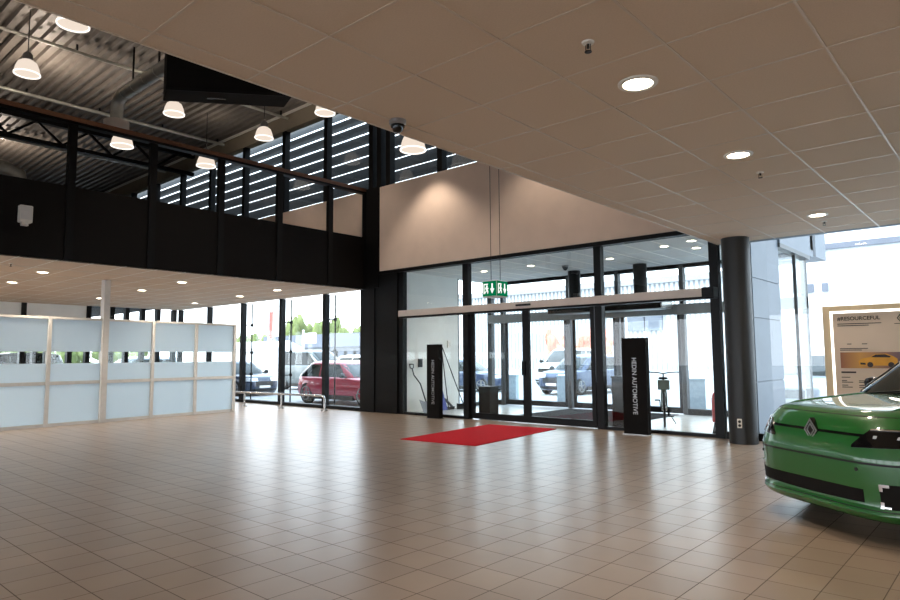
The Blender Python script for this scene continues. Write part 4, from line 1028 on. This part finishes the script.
for px, Y, h_, lab, mt in ((268, 34, 6.0, 'pale pole with a faded red banner beyond the left windows', 'pink'), (303, 30, 3.6, 'white pole sign beyond the dark SUV', 'bldg_white')):
    t = thing('flagpole', lab, 'pole', (along(px, Y), Y, GZ))
    obj('pole', MB().cyl((0, 0, 0), (0, 0, h_), .08, n=12), 'bldg_white', t)
    obj('banner', MB().shell(lambda u, v: (.1+.7*u, .05*math.sin(u*5), h_-2.6+2.5*v) if mt == 'pink' else (.0+1.6*u, .02, h_-.9+.8*v), 8, 6, .006, .006), mt, t)
    obj('finial', MB().lathe([(0, 0), (.1, .06), (.1, .12), (0, .18)], 12, (0, 0, h_)), 'bldg_white', t)
# big pale building beyond the doors
t = thing('pale_building', 'large pale building with vertical facade ribs beyond the sliding doors', 'building', (0, 0, 0))
x0, x1 = along(455, 70), along(735, 70)
obj('wall', MB().box(x0, 70, GZ, x1, 90, 9.5), 'bldg_white', t)
rb = MB()
for i in range(70):
    xx = x0+(x1-x0)*i/69; rb.box(xx-.12, 69.9, GZ, xx+.1, 70, 9.5)
obj('rib', rb, 'bldg_pale', t)
for i, px in enumerate((637, 655)):
    xx = along(px, 69.7); obj('window', MB().box(xx-1.0, 69.6, 4.2, xx+1.0, 69.9, 7.0), 'bldg_grey', t)
obj('roof', MB().box(x0-.5, 69.5, 9.5, x1+.5, 90.5, 10.2), 'bldg_pale', t)
# right wing seen beyond the sign
t = thing('showroom_wing', 'bright white building wing beyond the display sign', 'building', (0, 0, 0))
obj('wall', MB().box(-9.5, 34, GZ, 20, 44, 5.9), 'bldg_white', t)
obj('coping', MB().box(-9.6, 33.75, 6.25, 20.1, 44, 6.5), 'bldg_grey', t)
obj('fascia', MB().box(-9.5, 33.95, 5.9, 20, 44, 6.3).box(-9.5, 33.95, 6.45, 20, 44, 12), 'bldg_white', t)
for px, wd_, lab in ((807, .55, 0), (829, .16, 1)):
    xx = along(px, 33.9); obj('wall_plate', MB().box(xx-wd_/2*1.6, 33.86, 4.3, xx+wd_/2*1.6, 34, 4.7), 'bldg_grey', t)
tag(obj('canopy_block', MB().box(-6.2, 17.8, 3.8, -3.75, 18.9, 6.5), 'panel'), 'blue grey canopy block high outside the right window', 'canopy', kind='structure')
pg = 'pale concrete posts outside the doors'
def bollard(label, px, Y, wdt):
    t = thing('concrete_post', label, 'bollard', (along(px, Y), Y, -.05), R(20), pg)
    obj('body', MB().box(-wdt/2, -wdt/2, 0, wdt/2, wdt/2, .78), 'stone_post', t, bevel=.02)
    obj('cap', MB().box(-wdt/2-.015, -wdt/2-.015, .78, wdt/2+.015, wdt/2+.015, .83), 'stone_post', t, bevel=.01)
bollard('pale square post outside, between the left sliding door frames', 512, 18.2, .36)
bollard('pale square post outside, in front of the blue SUV', 563, 18.2, .36)
bollard('pale square post outside, right of the bicycle', 696, 17.6, .42)

# ------------------------------------------------------------------ light
wd_ = bpy.data.worlds.new('sky'); S.world = wd_; wd_.use_nodes = True
bg = wd_.node_tree.nodes['Background']
nt = wd_.node_tree
tc = nt.nodes.new('ShaderNodeTexCoord'); sx = nt.nodes.new('ShaderNodeSeparateXYZ'); rp = nt.nodes.new('ShaderNodeValToRGB')
rp.color_ramp.elements[0].color = (.90, .96, 1.04, 1); rp.color_ramp.elements[0].position = .05
rp.color_ramp.elements[1].color = (.62, .80, 1.0, 1); rp.color_ramp.elements[1].position = .8
nt.links.new(tc.outputs['Generated'], sx.inputs[0]); nt.links.new(sx.outputs['Z'], rp.inputs[0]); nt.links.new(rp.outputs[0], bg.inputs[0])
bg.inputs[1].default_value = 3.0
sun = light('sun', 'SUN', (0, 0, 30), 2.8, (1, .95, .86)); sun.data.angle = R(.6)
sun.rotation_euler = Vector((.30, .80, -1.05)).to_track_quat('-Z', 'Y').to_euler()

S.view_settings.view_transform = 'Standard'; S.view_settings.look = 'None'; S.view_settings.exposure = 0.85; S.view_settings.gamma = 1.0
S.view_settings.use_curve_mapping = False
S.cycles.max_bounces = 10; S.cycles.transparent_max_bounces = 24; S.cycles.diffuse_bounces = 5; S.cycles.glossy_bounces = 4
S.cycles.use_denoising = True; S.cycles.sample_clamp_indirect = 6
